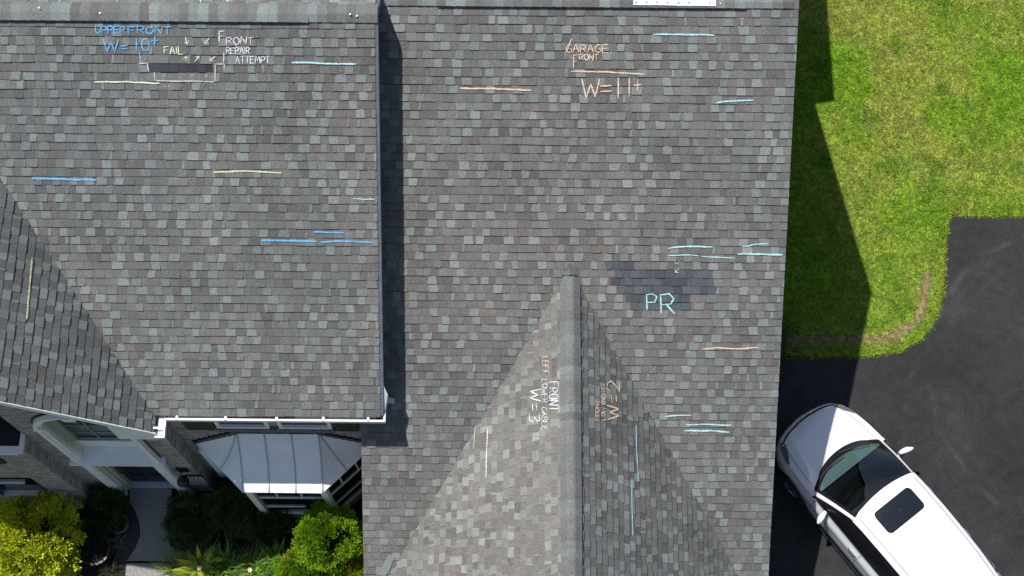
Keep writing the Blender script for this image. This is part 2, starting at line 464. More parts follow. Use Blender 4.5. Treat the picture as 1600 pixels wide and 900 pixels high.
# turf: real blades, counted by nobody
def edge_dist(x, y):
    best = np.full(x.shape, 1e9)
    for (ax, ay), (bx, by) in zip(EDGE[:-1], EDGE[1:]):
        dx, dy = bx - ax, by - ay
        t = np.clip(((x - ax) * dx + (y - ay) * dy) / (dx * dx + dy * dy), 0, 1)
        best = np.minimum(best, np.hypot(x - ax - t * dx, y - ay - t * dy))
    return best
def inside_turf(x, y):
    pts = EDGE + [(4.02, 40), (60, 40)]
    r = np.zeros(x.shape, bool); n = len(pts)
    for i in range(n):
        x1, y1 = pts[i]; x2, y2 = pts[(i + 1) % n]
        if y1 == y2: continue
        cnd = ((y1 > y) != (y2 > y)) & (x < (x2 - x1) * (y - y1) / (y2 - y1) + x1)
        r ^= cnd
    return r
def turf_colour(x, y, n):
    tan = np.array([0.330, 0.310, 0.110]); yel = np.array([0.290, 0.375, 0.034]); grn = np.array([0.165, 0.315, 0.022]); dk = np.array([0.085, 0.225, 0.014])
    a = np.clip((fbm(x * 0.85, y * 0.85, 4) - 0.36) * 3.4, 0, 1)          # thin, dry turf
    bfine = np.clip((fbm(x * 6 + 9, y * 6, 3) - 0.40) * 4.0, 0, 1)
    south = np.clip((13.2 - y) / 2.6, 0, 1)                               # lusher towards the drive
    a = a * (1 - 0.55 * south)
    c = grn[None] * (1 - a[:, None]) + (tan * 0.5 + yel * 0.5)[None] * a[:, None]
    c = c * (1 - 0.45 * bfine[:, None]) + yel[None] * 0.45 * bfine[:, None]
    clover = np.clip((fbm(x * 1.7 + 31, y * 1.7 + 7, 4) - 0.60) * 5, 0, 1) * 0.62   # deep green clover patches
    c = c * (1 - clover[:, None]) + dk[None] * clover[:, None]
    e = edge_dist(x, y)
    band = np.exp(-((e - 0.34 - 0.10 * (vnoise(x * 3, y * 3) - 0.5)) / 0.105) ** 2) * np.clip((10.75 - y) / 0.4, 0, 1) * np.clip((x - 4.6) / 0.8, 0, 1)
    brown = np.array([0.33, 0.235, 0.135])
    c = c * (1 - 0.92 * band[:, None]) + brown[None] * 0.92 * band[:, None]
    edge = np.exp(-(e / 0.16) ** 2)
    c = c * (1 - 0.6 * edge[:, None]) + np.array([0.22, 0.30, 0.025])[None] * 0.6 * edge[:, None]
    c = c * (0.55 + 0.9 * rng.random((n, 1)))
    return c, band
def make_turf():
    n = 190000
    x = rng.uniform(4.0, 11.4, n); y = rng.uniform(8.55, 17.6, n)
    # ragged overhang at the drive
    ok = inside_turf(x, y) | ((edge_dist(x, y) < 0.05 * rng.random(n) + 0.02) & (y > 8.3))
    x, y = x[ok], y[ok]; n = len(x)
    c, band = turf_colour(x, y, n)
    ang = rng.uniform(0, 2 * np.pi, n)
    clump = np.clip(fbm(x * 9, y * 9, 2) * 1.6 - 0.3, 0.35, 1.5)
    L = rng.uniform(0.04, 0.10, n) * clump * (1 - 0.5 * band); W = rng.uniform(0.006, 0.013, n)
    lean = rng.uniform(0.35, 1.0, n)
    dx, dy = np.cos(ang), np.sin(ang)
    z0 = 0.012
    p0 = np.stack([x - dy * W, y + dx * W, np.full(n, z0)], 1); p1 = np.stack([x + dy * W, y - dx * W, np.full(n, z0)], 1)
    h = L * np.sqrt(1 - 0.75 * lean ** 2)
    p2 = np.stack([x + dx * L * lean, y + dy * L * lean, z0 + h], 1)
    v = np.stack([p0, p1, p2], 1).reshape(-1, 3)
    f = np.arange(3 * n).reshape(-1, 3)
    o = fast_mesh('grass', v, f, c, M['grass'], kind='stuff')
    tag(o, 'patchy sunlit lawn grass between garage and driveway', 'grass')
make_turf()
def soil_patch():
    # the turf's thatch under the blades: same colours, coarser
    nx, ny = 110, 135
    xs = np.linspace(4.03, 11.4, nx); ys = np.linspace(8.70, 17.6, ny)
    X, Y = np.meshgrid(xs, ys, indexing='ij')
    v = np.stack([X, Y, np.full(X.shape, 0.006)], 2).reshape(-1, 3)
    i = np.arange(nx - 1)[:, None] * ny + np.arange(ny - 1)[None]
    f = np.stack([i, i + ny, i + ny + 1, i + 1], 2).reshape(-1, 4)
    cx = v[f].mean(1)
    ok = inside_turf(cx[:, 0], cx[:, 1]) | (edge_dist(cx[:, 0], cx[:, 1]) < 0.06)
    f = f[ok]; cx = cx[ok]
    c, _ = turf_colour(cx[:, 0], cx[:, 1], len(f))
    o = fast_mesh('thatch', v, f, c * 0.75, M['soil'], kind='structure')
soil_patch()

# ================================================================== HOUSE
house = thing('house', 'brick house with grey shingle roofs covered in coloured chalk inspection marks', 'house', (-3.0, 9.0, 0))

P8 = math.atan(8 / 12); C8, S8 = math.cos(P8), math.sin(P8)
TE = 0.98; CE = 1 / math.hypot(1, TE); SE = TE * CE
C45 = math.sqrt(0.5)
UR_Y, UR_Z, U_X = 11.27, 8.91, -2.165            # main ridge and its right rake
GR_Y, GR_Z, G_XL, G_XR = 11.78, 8.48, -2.55, 4.315
GA_X, GA_Y, GA_Z = 0.86, 8.22, 6.11              # ridge of the low gable where it meets the garage slope
zU = lambda x, y: UR_Z - (UR_Y - y) * 2 / 3
zUb = lambda x, y: UR_Z - (y - UR_Y) * 2 / 3
zG = lambda x, y: GR_Z - (GR_Y - y) * 2 / 3
zGb = lambda x, y: GR_Z - (y - GR_Y) * 2 / 3
zE = lambda x, y: 5.31 - (x + 5.76) * TE
EN_X = -8.20; EN_Z = zE(EN_X, 0)
zEw = lambda x, y: EN_Z - (EN_X - x) * TE
zGw = lambda x, y: GA_Z - (GA_X - x)
zGe = lambda x, y: GA_Z - (x - GA_X)

def slab(m, poly, zf, t=0.12, off=-0.006):
    n = len(poly)
    a = sum(poly[i][0] * poly[(i + 1) % n][1] - poly[(i + 1) % n][0] * poly[i][1] for i in range(n))
    if a < 0: poly = poly[::-1]
    top = [(x, y, zf(x, y) + off) for x, y in poly]; bot = [(x, y, zf(x, y) + off - t) for x, y in poly]
    m.add(top + bot, [tuple(range(n)), tuple(range(2 * n - 1, n - 1, -1))] + [(i, n + i, n + (i + 1) % n, (i + 1) % n) for i in range(n)])

EV_U = 5.97; EV_G = 3.25; EV_E = -5.78; RK_E = 5.665
m = MB()
EN_Y = UR_Y - (UR_Z - EN_Z) * 1.5                # where the entry ridge runs into the main slope
EW_X = 2 * EN_X - EV_E
slab(m, [(U_X, UR_Y), (U_X, EV_U), (-5.74, EV_U), (EN_X, EN_Y), (EN_X, UR_Y)], zU)
slab(m, [(EN_X, UR_Y), (EN_X, EN_Y), (EW_X - .04, EV_U), (-12.8, EV_U), (-12.8, UR_Y)], zU)
slab(m, [(-12.8, UR_Y), (U_X, UR_Y), (U_X, 16.6), (-12.8, 16.6)], zUb)
upper_roof = m.build('upper_roof', M['deck'], house)
m = MB()
slab(m, [(G_XL, GR_Y), (G_XL, EV_G), (G_XR, EV_G), (G_XR, GR_Y)], zG)
slab(m, [(G_XL, GR_Y), (G_XR, GR_Y), (G_XR, 20.0), (G_XL, 20.0)], zGb)
garage_roof = m.build('garage_roof', M['deck'], house)
m = MB()
slab(m, [(EN_X, RK_E), (EV_E, RK_E), (EV_E, 5.90), (EN_X, EN_Y)], zE)
slab(m, [(EN_X, RK_E), (EN_X, EN_Y), (EW_X, 5.90), (EW_X, RK_E)], zEw)
entry_roof = m.build('entry_gable_roof', M['deck'], house)
GE_HALF = GA_Z - zG(0, EV_G)
m = MB()
slab(m, [(GA_X, GA_Y), (GA_X - GE_HALF, EV_G), (GA_X - GE_HALF, EV_G - 0.1), (GA_X, EV_G - 0.1)], zGw)
slab(m, [(GA_X, GA_Y), (GA_X, EV_G - 0.1), (GA_X + GE_HALF, EV_G - 0.1), (GA_X + GE_HALF, EV_G)], zGe)
low_roof = m.build('garage_gable_roof', M['deck'], house)

# ---- walls that carry the roofs (all one house)
def wall(name, polys, mat):
    q = MB()
    for base, dvec in polys: q.prism(base, dvec)
    return q.build(name, mat, house)
wall('garage_wall', [([(4.0, 3.6, 0), (4.0, 19.8, 0), (4.0, 19.8, zGb(0, 19.8) - .14), (4.0, GR_Y, GR_Z - .14), (4.0, 3.6, zG(0, 3.6) - .14)], (-0.2, 0, 0))], M['brick_y'])
wall('garage_wall', [([(-2.40, 3.6, 0), (-2.40, 6.2, 0), (-2.40, 6.2, zG(0, 6.2) - .14), (-2.40, 3.6, zG(0, 3.6) - .14)], (0.2, 0, 0))], M['brick_y'])
wall('garage_wall', [([(-2.40, 3.6, 0), (4.0, 3.6, 0), (4.0, 3.6, 2.8), (GA_X, 3.6, 5.95), (-2.40, 3.6, 2.8)], (0, 0.2, 0))], M['brick_x'])
wall('main_wall', [([(-2.45, 6.2, 0), (-2.45, 16.3, 0), (-2.45, 16.3, zUb(0, 16.3) - .14), (-2.45, UR_Y, UR_Z - .14), (-2.45, 6.2, zU(0, 6.2) - .14)], (-0.2, 0, 0))], M['brick_y'])
wall('front_wall', [([(-5.845, 6.12, 0), (-2.41, 6.12, 0), (-2.41, 6.12, zU(0, 6.12) - .14), (-5.845, 6.12, zU(0, 6.12) - .14)], (0, 0.2, 0))], M['brick_x'])
wall('entry_side_wall', [([(-5.846, 5.832, 0), (-5.846, 6.118, 0), (-5.846, 6.118, 5.28), (-5.846, 5.832, 5.28)], (-0.2, 0, 0))], M['brick_y'])
wall('front_wall', [([(-12.4, 6.2, 0), (-10.5, 6.2, 0), (-10.5, 6.2, 5.3), (-12.4, 6.2, 5.3)], (0, 0.2, 0))], M['brick_x'])
wall('rear_wall', [([(-12.6, 16.1, 0), (-2.65, 16.1, 0), (-2.65, 16.1, 5.4), (-12.6, 16.1, 5.4)], (0, 0.2, 0)),
                   ([(-2.2, 19.6, 0), (3.8, 19.6, 0), (3.8, 19.6, 3.0), (-2.2, 19.6, 3.0)], (0, 0.2, 0))], M['brick_x'])
wall('west_wall', [([(-12.6, 6.2, 0), (-12.6, 16.1, 0), (-12.6, 16.1, 5.4), (-12.6, UR_Y, 8.7), (-12.6, 6.2, 5.2)], (0.2, 0, 0))], M['brick_y'])

# ---- rear wing: two storeys behind the garage (its shadow falls on the lawn)
q = MB()
q.prism([(-2.2, 16.1, 0), (4.1, 16.1, 0), (4.1, 16.1, 6.95), (0.95, 16.1, 9.1), (-2.2, 16.1, 6.95)], (0, 8.6, 0))
wing = q.build('rear_wing', M['brick_x'], house)
q = MB()
slab(q, [(0.95, 15.87), (4.36, 15.87), (4.36, 25), (0.95, 25)], lambda x, y: 9.3 - (x - 0.95) * 0.667)
slab(q, [(0.95, 15.87), (0.95, 25), (-2.46, 25), (-2.46, 15.87)], lambda x, y: 9.3 - (0.95 - x) * 0.667)
q.build('wing_roof', M['deck'], wing)

# ------------------------------------------------------------------ shingles
PAL = {'light': (0.187, 0.209, 0.202), 'mid': (0.144, 0.148, 0.144), 'brown': (0.140, 0.135, 0.129), 'dark': (0.120, 0.120, 0.118), 'green': (0.161, 0.175, 0.169)}
def shade(kind, x, y, warm, rnd, gain=1.0):
    c = np.array(PAL[kind])
    f = float(fbm(np.array([x * 0.45 + 3]), np.array([y * 0.45 + warm * 11]), 3)[0])
    k = (0.90 + 0.22 * rnd.random()) * (0.90 + 0.22 * f) * gain
    w = np.array([1 + 0.055 * warm, 1.0, 1 - 0.030 * warm]) * (1 + 0.05 * (f - 0.5) * np.array([1, 0, -1]))
    return tuple(c * k * w)

def clip(poly, fn):
    out = []
    n = len(poly)
    for i in range(n):
        p, q = poly[i], poly[(i + 1) % n]
        a, b2 = fn(*p), fn(*q)
        if a >= 0: out.append(p)
        if (a >= 0) != (b2 >= 0):
            t = a / (a - b2); out.append((p[0] + (q[0] - p[0]) * t, p[1] + (q[1] - p[1]) * t))
    return out

def lay_shingles(roof, to3d, normal, rows, expo, run, clips, warm, keep, seed, special=None, gain=1.0, s0=0.0, in_view=None, stain=None):
    """rows of laminated shingles: to3d(u,s) gives the deck point, run(row s) the u-range, clips half-planes in (u,s)"""
    rnd = random.Random(seed)
    pieces = []
    nrm = Vector(normal)
    for r in range(rows):
        sa = s0 + r * expo; sb = sa + expo
        u0, u1 = run(sa, sb)
        if u1 - u0 < 0.02: continue
        u = u0 - rnd.random() * 0.2; cut = []
        prev = 'mid'; streak = 0
        while u < u1:
            if streak > 0: k = prev; streak -= 1
            else:
                k = rnd.choices(['light', 'green', 'mid', 'brown', 'dark'], [25, 25, 22, 17, 11])[0]
                if prev in ('light', 'green') and k in ('light', 'green'): k = rnd.choice(['mid', 'mid', 'brown', 'dark'])
                streak = rnd.choice([1, 1, 2]) if k == 'mid' and rnd.random() < 0.4 else 0
            wd = rnd.choice([0.045, 0.11, 0.125, 0.135, 0.14, 0.145, 0.155, 0.165]) * (1.0 if k != 'brown' else 0.95) * rnd.uniform(0.92, 1.08)
            cut.append((u, wd, k)); u += wd; prev = k
        ph = rnd.random() * 6
        wob = lambda uu: 0.004 * math.sin(uu * 1.3 + ph) + 0.003 * math.sin(uu * 3.1 + ph * 2)
        prev_sl = 0
        for i, (ua, wd, k) in enumerate(cut):
            sl = rnd.choice([0, 0.006, -0.006, 0.010, -0.010]) if wd > 0.08 else 0.0
            jt = 0.0011
            poly = [(ua + prev_sl + jt, sa), (ua + wd + sl - jt, sa), (ua + wd - sl - jt, sb), (ua - prev_sl + jt, sb)]
            prev_sl = sl
            poly = clip(clip(poly, lambda a, b2: a - u0), lambda a, b2: u1 - a)
            for fn in clips(sa):
                if len(poly) > 2: poly = clip(poly, fn)
            if len(poly) < 3: continue
            raised = k in ('light', 'green') or rnd.random() < 0.3
            hb = (0.0210 if raised else 0.0110) + rnd.uniform(-0.001, 0.0012)
            cu = sum(p[0] for p in poly) / len(poly); cs = sum(p[1] for p in poly) / len(poly)
            P = to3d(cu, cs)
            cc = shade(k, P.x, P.y, warm(P.x, P.y), rnd, gain * (stain(P.x, P.y) if stain else 1.0))
            if special:
                sp = special(P.x, P.y, rnd)
                if sp: cc = sp
            top = []; bot = []
            for (a, s) in poly:
                h = 0.0015 + (hb - 0.0015) * (s - sa) / expo
                ss = s + wob(a)
                base = to3d(a, ss)
                top.append(base + nrm * h); bot.append(base - nrm * 0.003)
            n = len(poly)
            nn = (top[1] - top[0]).cross(top[2] - top[0])
            if nn.dot(nrm) < 0: top.reverse(); bot.reverse()
            fc = [tuple(range(n))] + [(i2, n + i2, n + (i2 + 1) % n, (i2 + 1) % n) for i2 in range(n)]
            area = 0
            for i2 in range(n):
                x1, y1 = poly[i2]; x2, y2 = poly[(i2 + 1) % n]; area += x1 * y2 - x2 * y1
            vis = in_view is None or in_view(P.x, P.y)
            pieces.append((abs(area) if vis else 0, top + bot, fc, cc))
    order = sorted(range(len(pieces)), key=lambda i: -pieces[i][0])
    single = set(order[:keep])
    rest = MB()
    for i, (a, vv, fc, cc) in enumerate(pieces):
        if i in single:
            MB().add(vv, fc, c=cc).build('shingle', M['shingle'], roof, tint=True)
        else:
            rest.add(vv, fc, c=cc)
    rest.build('shingles', M['shingle'], roof, kind='stuff', tint=True)
    return len(pieces)

EX = 0.1335
V2 = lambda x, y, z: Vector((x, y, z))
# main front slope, cut along the valley with the entry gable
def val_u(u, s):     # >0 to the right of the entry valley
    y = UR_Y - s * C8
    return zU(0, y) - min(zE(u, y), zEw(u, y))
def fail_patch(x, y, rnd):
    if -5.62 < x < -4.58 and 10.515 < y < 10.625:
        k = rnd.uniform(0.8, 1.25); return (0.047 * k, 0.050 * k, 0.060 * k)
    if -5.55 < x < -4.6 and 10.39 < y < 10.50:
        k = rnd.uniform(0.9, 1.15); return (0.165 * k, 0.165 * k, 0.145 * k)
cnt = lay_shingles(upper_roof, lambda u, s: V2(u, UR_Y - s * C8, UR_Z - s * S8), (0, -S8, C8), 48, EX,
    lambda a, b2: (-9.2, U_X), lambda a: [val_u], lambda x, y: 0.15 + 0.5 * max(0, (x + 5) / 3), 105, 1, fail_patch, 0.97,
    in_view=lambda x, y: x > -8.0)
lay_shingles(upper_roof, lambda u, s: V2(u, UR_Y + s * C8, UR_Z - s * S8), (0, S8, C8), 7, EX,
    lambda a, b2: (-9.2, U_X), lambda a: [], lambda x, y: 0.3, 0, 2, gain=1.1)
# garage front slope around the low gable
vl = lambda u, s: (GA_X - u) - max(0.0, 0) - ((GA_Y - (GR_Y - s * C8)) * 2 / 3)     # left of the left valley
vr = lambda u, s: (u - GA_X) - ((GA_Y - (GR_Y - s * C8)) * 2 / 3)
S_AP = (GR_Y - GA_Y) / C8
PRROWS = [(8.235, 1.45, 1.93), (8.115, 1.55, 3.14), (8.00, 1.63, 3.21), (7.895, 1.74, 3.01), (7.785, 1.85, 2.88), (7.675, 1.82, 2.83)]
def pr_patch(x, y, rnd):
    if 7.615 < y < 8.295:
        yy, xa, xb = min(PRROWS, key=lambda r: abs(r[0] - y))
        if xa < x < xb:
            k = rnd.uniform(0.8, 1.2); return (0.086 * k, 0.093 * k, 0.102 * k)
    # old tar stains beside the low gable
    dd = (x - 3.3) ** 2 / 0.9 + (y - 7.2) ** 2 / 0.06
    return None
gwarm = lambda x, y: 0.45 + 0.9 * math.exp(-((x - 1.0) / 2.2) ** 2 - ((y - 8.6) / 1.8) ** 2)
def gstain(x, y):
    # old dust and tar smears on the garage slope
    s = 1 - 0.16 * math.exp(-((x - 2.5) / 0.75) ** 2 - ((y - 7.33) / 0.11) ** 2)
    s *= 1 - 0.20 * math.exp(-((x - 2.05) / 0.16) ** 2 - ((y - 8.75) / 0.42) ** 2)
    s *= 1 - 0.12 * math.exp(-((x + 0.3) / 0.5) ** 2 - ((y - 10.1) / 0.10) ** 2)
    s *= 1 - 0.10 * math.exp(-((x - 0.3) / 1.0) ** 2 - ((y - 9.55) / 0.12) ** 2)
    return s
g3 = lambda u, s: V2(u, GR_Y - s * C8, GR_Z - s * S8)
n_above = int(S_AP / EX)
gv = lambda x, y: y > 3.75
lay_shingles(garage_roof, g3, (0, -S8, C8), n_above, EX, lambda a, b2: (G_XL, G_XR), lambda a: [], gwarm, 80, 3, pr_patch, in_view=gv, stain=gstain)
n_below = int((GR_Y - EV_G) / C8 / EX) - n_above + 1
lay_shingles(garage_roof, g3, (0, -S8, C8), n_below, EX, lambda a, b2: (G_XL, GA_X), lambda a: [vl], gwarm, 15, 4, None, 0.98, s0=n_above * EX, in_view=gv)
lay_shingles(garage_roof, g3, (0, -S8, C8), n_below, EX, lambda a, b2: (GA_X, G_XR), lambda a: [vr], gwarm, 20, 5, pr_patch, s0=n_above * EX, in_view=gv, stain=gstain)
lay_shingles(garage_roof, lambda u, s: V2(u, GR_Y + s * C8, GR_Z - s * S8), (0, S8, C8), 5, EX, lambda a, b2: (G_XL, G_XR), lambda a: [], gwarm, 0, 6)
# entry gable, east slope (rows run away from the camera)
EXE = 0.144
e3 = lambda u, s: V2(EN_X + s * CE, -u, EN_Z - s * SE)
def val_e(u, s):
    x = EN_X + s * CE
    return zE(x, 0) - zU(0, -u)
lay_shingles(entry_roof, lambda u, s: V2(EN_X - s * CE, -u, EN_Z - s * SE), (-SE, 0, CE), 6, EXE, lambda a, b2: (-EN_Y - .05, -RK_E), lambda a: [lambda u, s: zEw(EN_X - s * CE, 0) - zU(0, -u)], lambda x, y: 0.0, 0, 10, None, 0.9)
lay_shingles(entry_roof, e3, (SE, 0, CE), int((EV_E - EN_X) / CE / EXE) + 1, EXE, lambda a, b2: (-EN_Y - .05, -RK_E), lambda a: [val_e, lambda u, s: EV_E - (EN_X + s * CE)],
    lambda x, y: 0.0, 40, 7, None, 0.9, in_view=lambda x, y: x > -8.0)
# low gable over the garage, both slopes
lw3 = lambda u, s: V2(GA_X - s * C45, -u, GA_Z - s * C45)
le3 = lambda u, s: V2(GA_X + s * C45, -u, GA_Z - s * C45)
vlow = lambda u, s: (GA_Z - s * C45) - zG(0, -u)
lay_shingles(low_roof, lw3, (-C45, 0, C45), int(GE_HALF / C45 / EX), EX, lambda a, b2: (-GA_Y, -EV_G + 0.1), lambda a: [vlow], lambda x, y: 1.0, 20, 8, None, 1.15, in_view=gv)  # west slope: part of its sunlit brightness is put into the shingle gain
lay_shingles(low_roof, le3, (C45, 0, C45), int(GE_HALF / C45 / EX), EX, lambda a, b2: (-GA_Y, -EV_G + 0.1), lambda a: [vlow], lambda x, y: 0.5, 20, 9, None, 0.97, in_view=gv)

# ------------------------------------------------------------------ ridge caps: each bent shingle is a piece
def ridge_cap(roof, p, along, a_dir, b_dir, length, half, lift_a, lift_b, c, seed):
    """p: ridge point at the cap's near end; along: unit vector; a_dir/b_dir: downslope unit vectors of the two sides"""
    p, along, a_dir, b_dir = map(Vector, (p, along, a_dir, b_dir))
    rr = random.Random(seed)
    up = Vector((0, 0, 1))
    prof = []
    for k in (-1.0, -0.66, -0.33, -0.12, 0.12, 0.33, 0.66, 1.0):
        dd = a_dir if k < 0 else b_dir
        n = (up - dd * up.dot(dd)).normalized()
        lift = (lift_a if k < 0 else lift_b) * abs(k) + 0.016 * (1 - abs(k)) + 0.012
        q = dd * (half * abs(k)) + n * lift
        if abs(k) < 0.2: q = dd * (half * abs(k)) + n * lift - up * 0.012
        prof.append(q)
    q = MB()
    j = rr.uniform(-0.008, 0.008)
    near = [p + w + up * 0.016 + along * (j * (1 if i < 4 else -1)) for i, w in enumerate(prof)]
    far = [p + along * (length + 0.02) + w for w in prof]
    lo_n = [v - up * 0.012 for v in near]; lo_f = [v - up * 0.010 for v in far]
    n = len(prof)
    q.add(near + far + lo_n + lo_f, [(i, i + 1, n + i + 1, n + i) for i in range(n - 1)] + [(2 * n + i, 2 * n + i + 1, i + 1, i) for i in range(n - 1)]
          + [(0, n, 3 * n, 2 * n), (n - 1, 2 * n - 1, 4 * n - 1, 3 * n - 1)], c=c)
    ob = q.build('ridge_cap', M['shingle'], roof, tint=True)
    return ob
DS = (0, -C8, -S8); DN = (0, C8, -S8)
rc = random.Random(77)
def capcol(gain=1.0, kinds=('mid', 'mid', 'dark', 'green', 'brown', 'green', 'light'), var=0.12):
    k = rc.choice(kinds); v = rc.uniform(1 - var, 1 + var) * gain
    return tuple(np.array(PAL[k]) * v)
x = -8.5; i = 0
while x < U_X - 0.10:
    lifted = x < -3.28
    ridge_cap(upper_roof, (x, UR_Y, UR_Z), (1, 0, 0), DS, DN, 0.148, 0.175, 0.045 if lifted else 0.012, 0.010, capcol(1.08), i)
    x += 0.148; i += 1
x = G_XL + 0.25
while x < G_XR - 0.16:
    lifted = -1.32 < x < 3.36
    ridge_cap(garage_roof, (x, GR_Y, GR_Z), (1, 0, 0), DS, DN, 0.148, 0.135, 0.040 if lifted else 0.010, 0.010, capcol(1.05), i)
    x += 0.148; i += 1
y = GA_Y - 0.12
while y > EV_G - 0.05:
    ridge_cap(low_roof, (GA_X, y, GA_Z), (0, -1, 0), (-C45, 0, -C45), (C45, 0, -C45), 0.125, 0.20, 0.006, 0.026, capcol(1.12, ('mid', 'mid', 'mid', 'green', 'brown', 'mid', 'green'), 0.11), i)
    y -= 0.125; i += 1
y = EN_Y - 0.1
while y > RK_E + .05:
    ridge_cap(entry_roof, (EN_X, y, EN_Z), (0, -1, 0), (-CE, 0, -SE), (CE, 0, -SE), 0.145, 0.17, 0.012, 0.02, capcol(0.95), i)
    y -= 0.145; i += 1
# pointed closer where the low ridge dies into the garage slope
q = MB()
def on_g(x, y, h): return (x, y + S8 * -h * 0, zG(x, y) + h)
q.add([(GA_X, 8.30, zG(0, 8.30) + .035), (GA_X - .135, 8.14, zG(0, 8.14) + .02), (GA_X + .135, 8.14, zG(0, 8.14) + .02), (GA_X - .135, 8.09, GA_Z - .10), (GA_X + .135, 8.09, GA_Z - .10), (GA_X, 8.10, GA_Z + .05), (GA_X, 8.22, GA_Z + .03)],
      [(0, 1, 6), (0, 6, 2), (1, 3, 5, 6), (2, 6, 5, 4)], c=(0.125, 0.135, 0.13))
q.build('ridge_closer', M['shingle'], low_roof, tint=True)

# bright nail heads on the caps, and the nailed white sheet on the garage ridge
def dot(roof, x, y, z, r=0.016):
    MB().lathe((x, y, z), [(0.0, 0.006), (r * 0.7, 0.005), (r, 0.0), (r, -0.01)], 8).build('nail_head', M['spot'], roof)
for (x, y) in [(-6.27, 11.19), (-7.18, 11.25), (-2.42, 11.18), (-2.52, 11.20)]: dot(upper_roof, x, y, zU(0, y) + 0.070)
dot(garage_roof, 3.10, 11.70, zG(0, 11.70) + 0.065, 0.012)
q = MB()
sh = []
for ii in range(14):
    xx = 1.76 + (3.03 - 1.76) * ii / 13
    sh.append([Vector((xx, yy, (zG(0, yy) if yy < GR_Y else zGb(0, yy)) + 0.085 + 0.004 * math.sin(xx * 9 + yy * 20))) for yy in (11.665 - 0.010 * ii / 13, 11.72, 11.775, 11.83, 11.89)])
q.grid(sh)
sheet = q.build('membrane_sheet', M['sheet'], garage_roof)
sheet['label'] = 'white sheet nailed over the ridge'
for ii, xx in enumerate((1.80, 1.96, 2.12, 2.28, 2.45, 2.61, 2.93)):
    MB().lathe((xx, 11.70, zG(0, 11.70) + 0.093), [(0, 0.008), (0.011, 0.006), (0.013, 0.0)], 8).build('nail', M['nail'], garage_roof)

# loose flashing piece at the foot of the left valley
q = MB()
fl = [(-2.11, 4.08), (-2.02, 4.04), (-2.10, 3.85), (-2.18, 3.74), (-2.32, 3.76), (-2.20, 3.95)]
slab(q, fl, zG, 0.006, 0.030)
q.build('flashing', M['flash'], garage_roof)

# ------------------------------------------------------------------ chalk marks drawn by the inspector
ZF = {'upper': (zU, (0, -S8, C8), upper_roof), 'back': (zUb, (0, S8, C8), upper_roof), 'garage': (zG, (0, -S8, C8), garage_roof), 'entry': (zE, (SE, 0, CE), entry_roof),
      'gw': (zGw, (-C45, 0, C45), low_roof), 'ge': (zGe, (C45, 0, C45), low_roof)}
def chalk(plane, name, colr, width, strokes, seed):
    zf, nn, roof = ZF[plane]; nn = Vector(nn); rr = random.Random(seed)
    q = MB()
    for st in strokes:
        P = [Vector((x, y, zf(x, y))) + nn * 0.0245 for x, y in st]
        # resample for uneven pressure
        Q = [P[0]]
        for a, b2 in zip(P[:-1], P[1:]):
            k = max(1, int((b2 - a).length / 0.05))
            for t in range(1, k + 1): Q.append(a.lerp(b2, t / k))
        L = []; Rr = []
        for i2, p in enumerate(Q):
            t = (Q[min(i2 + 1, len(Q) - 1)] - Q[max(i2 - 1, 0)])
            if t.length < 1e-6: t = Vector((1, 0, 0))
            sd2 = t.normalized().cross(nn)
            w2 = width * 0.5 * rr.uniform(0.75, 1.2) * (0.55 if i2 in (0, len(Q) - 1) else 1)
            L.append(p + sd2 * w2); Rr.append(p - sd2 * w2)
        q.grid([L, Rr])
    mt = M['chalk_smudge'] if name == 'chalk_smudge' else M['chalk_' + colr]
    q.build(name, mt, roof)
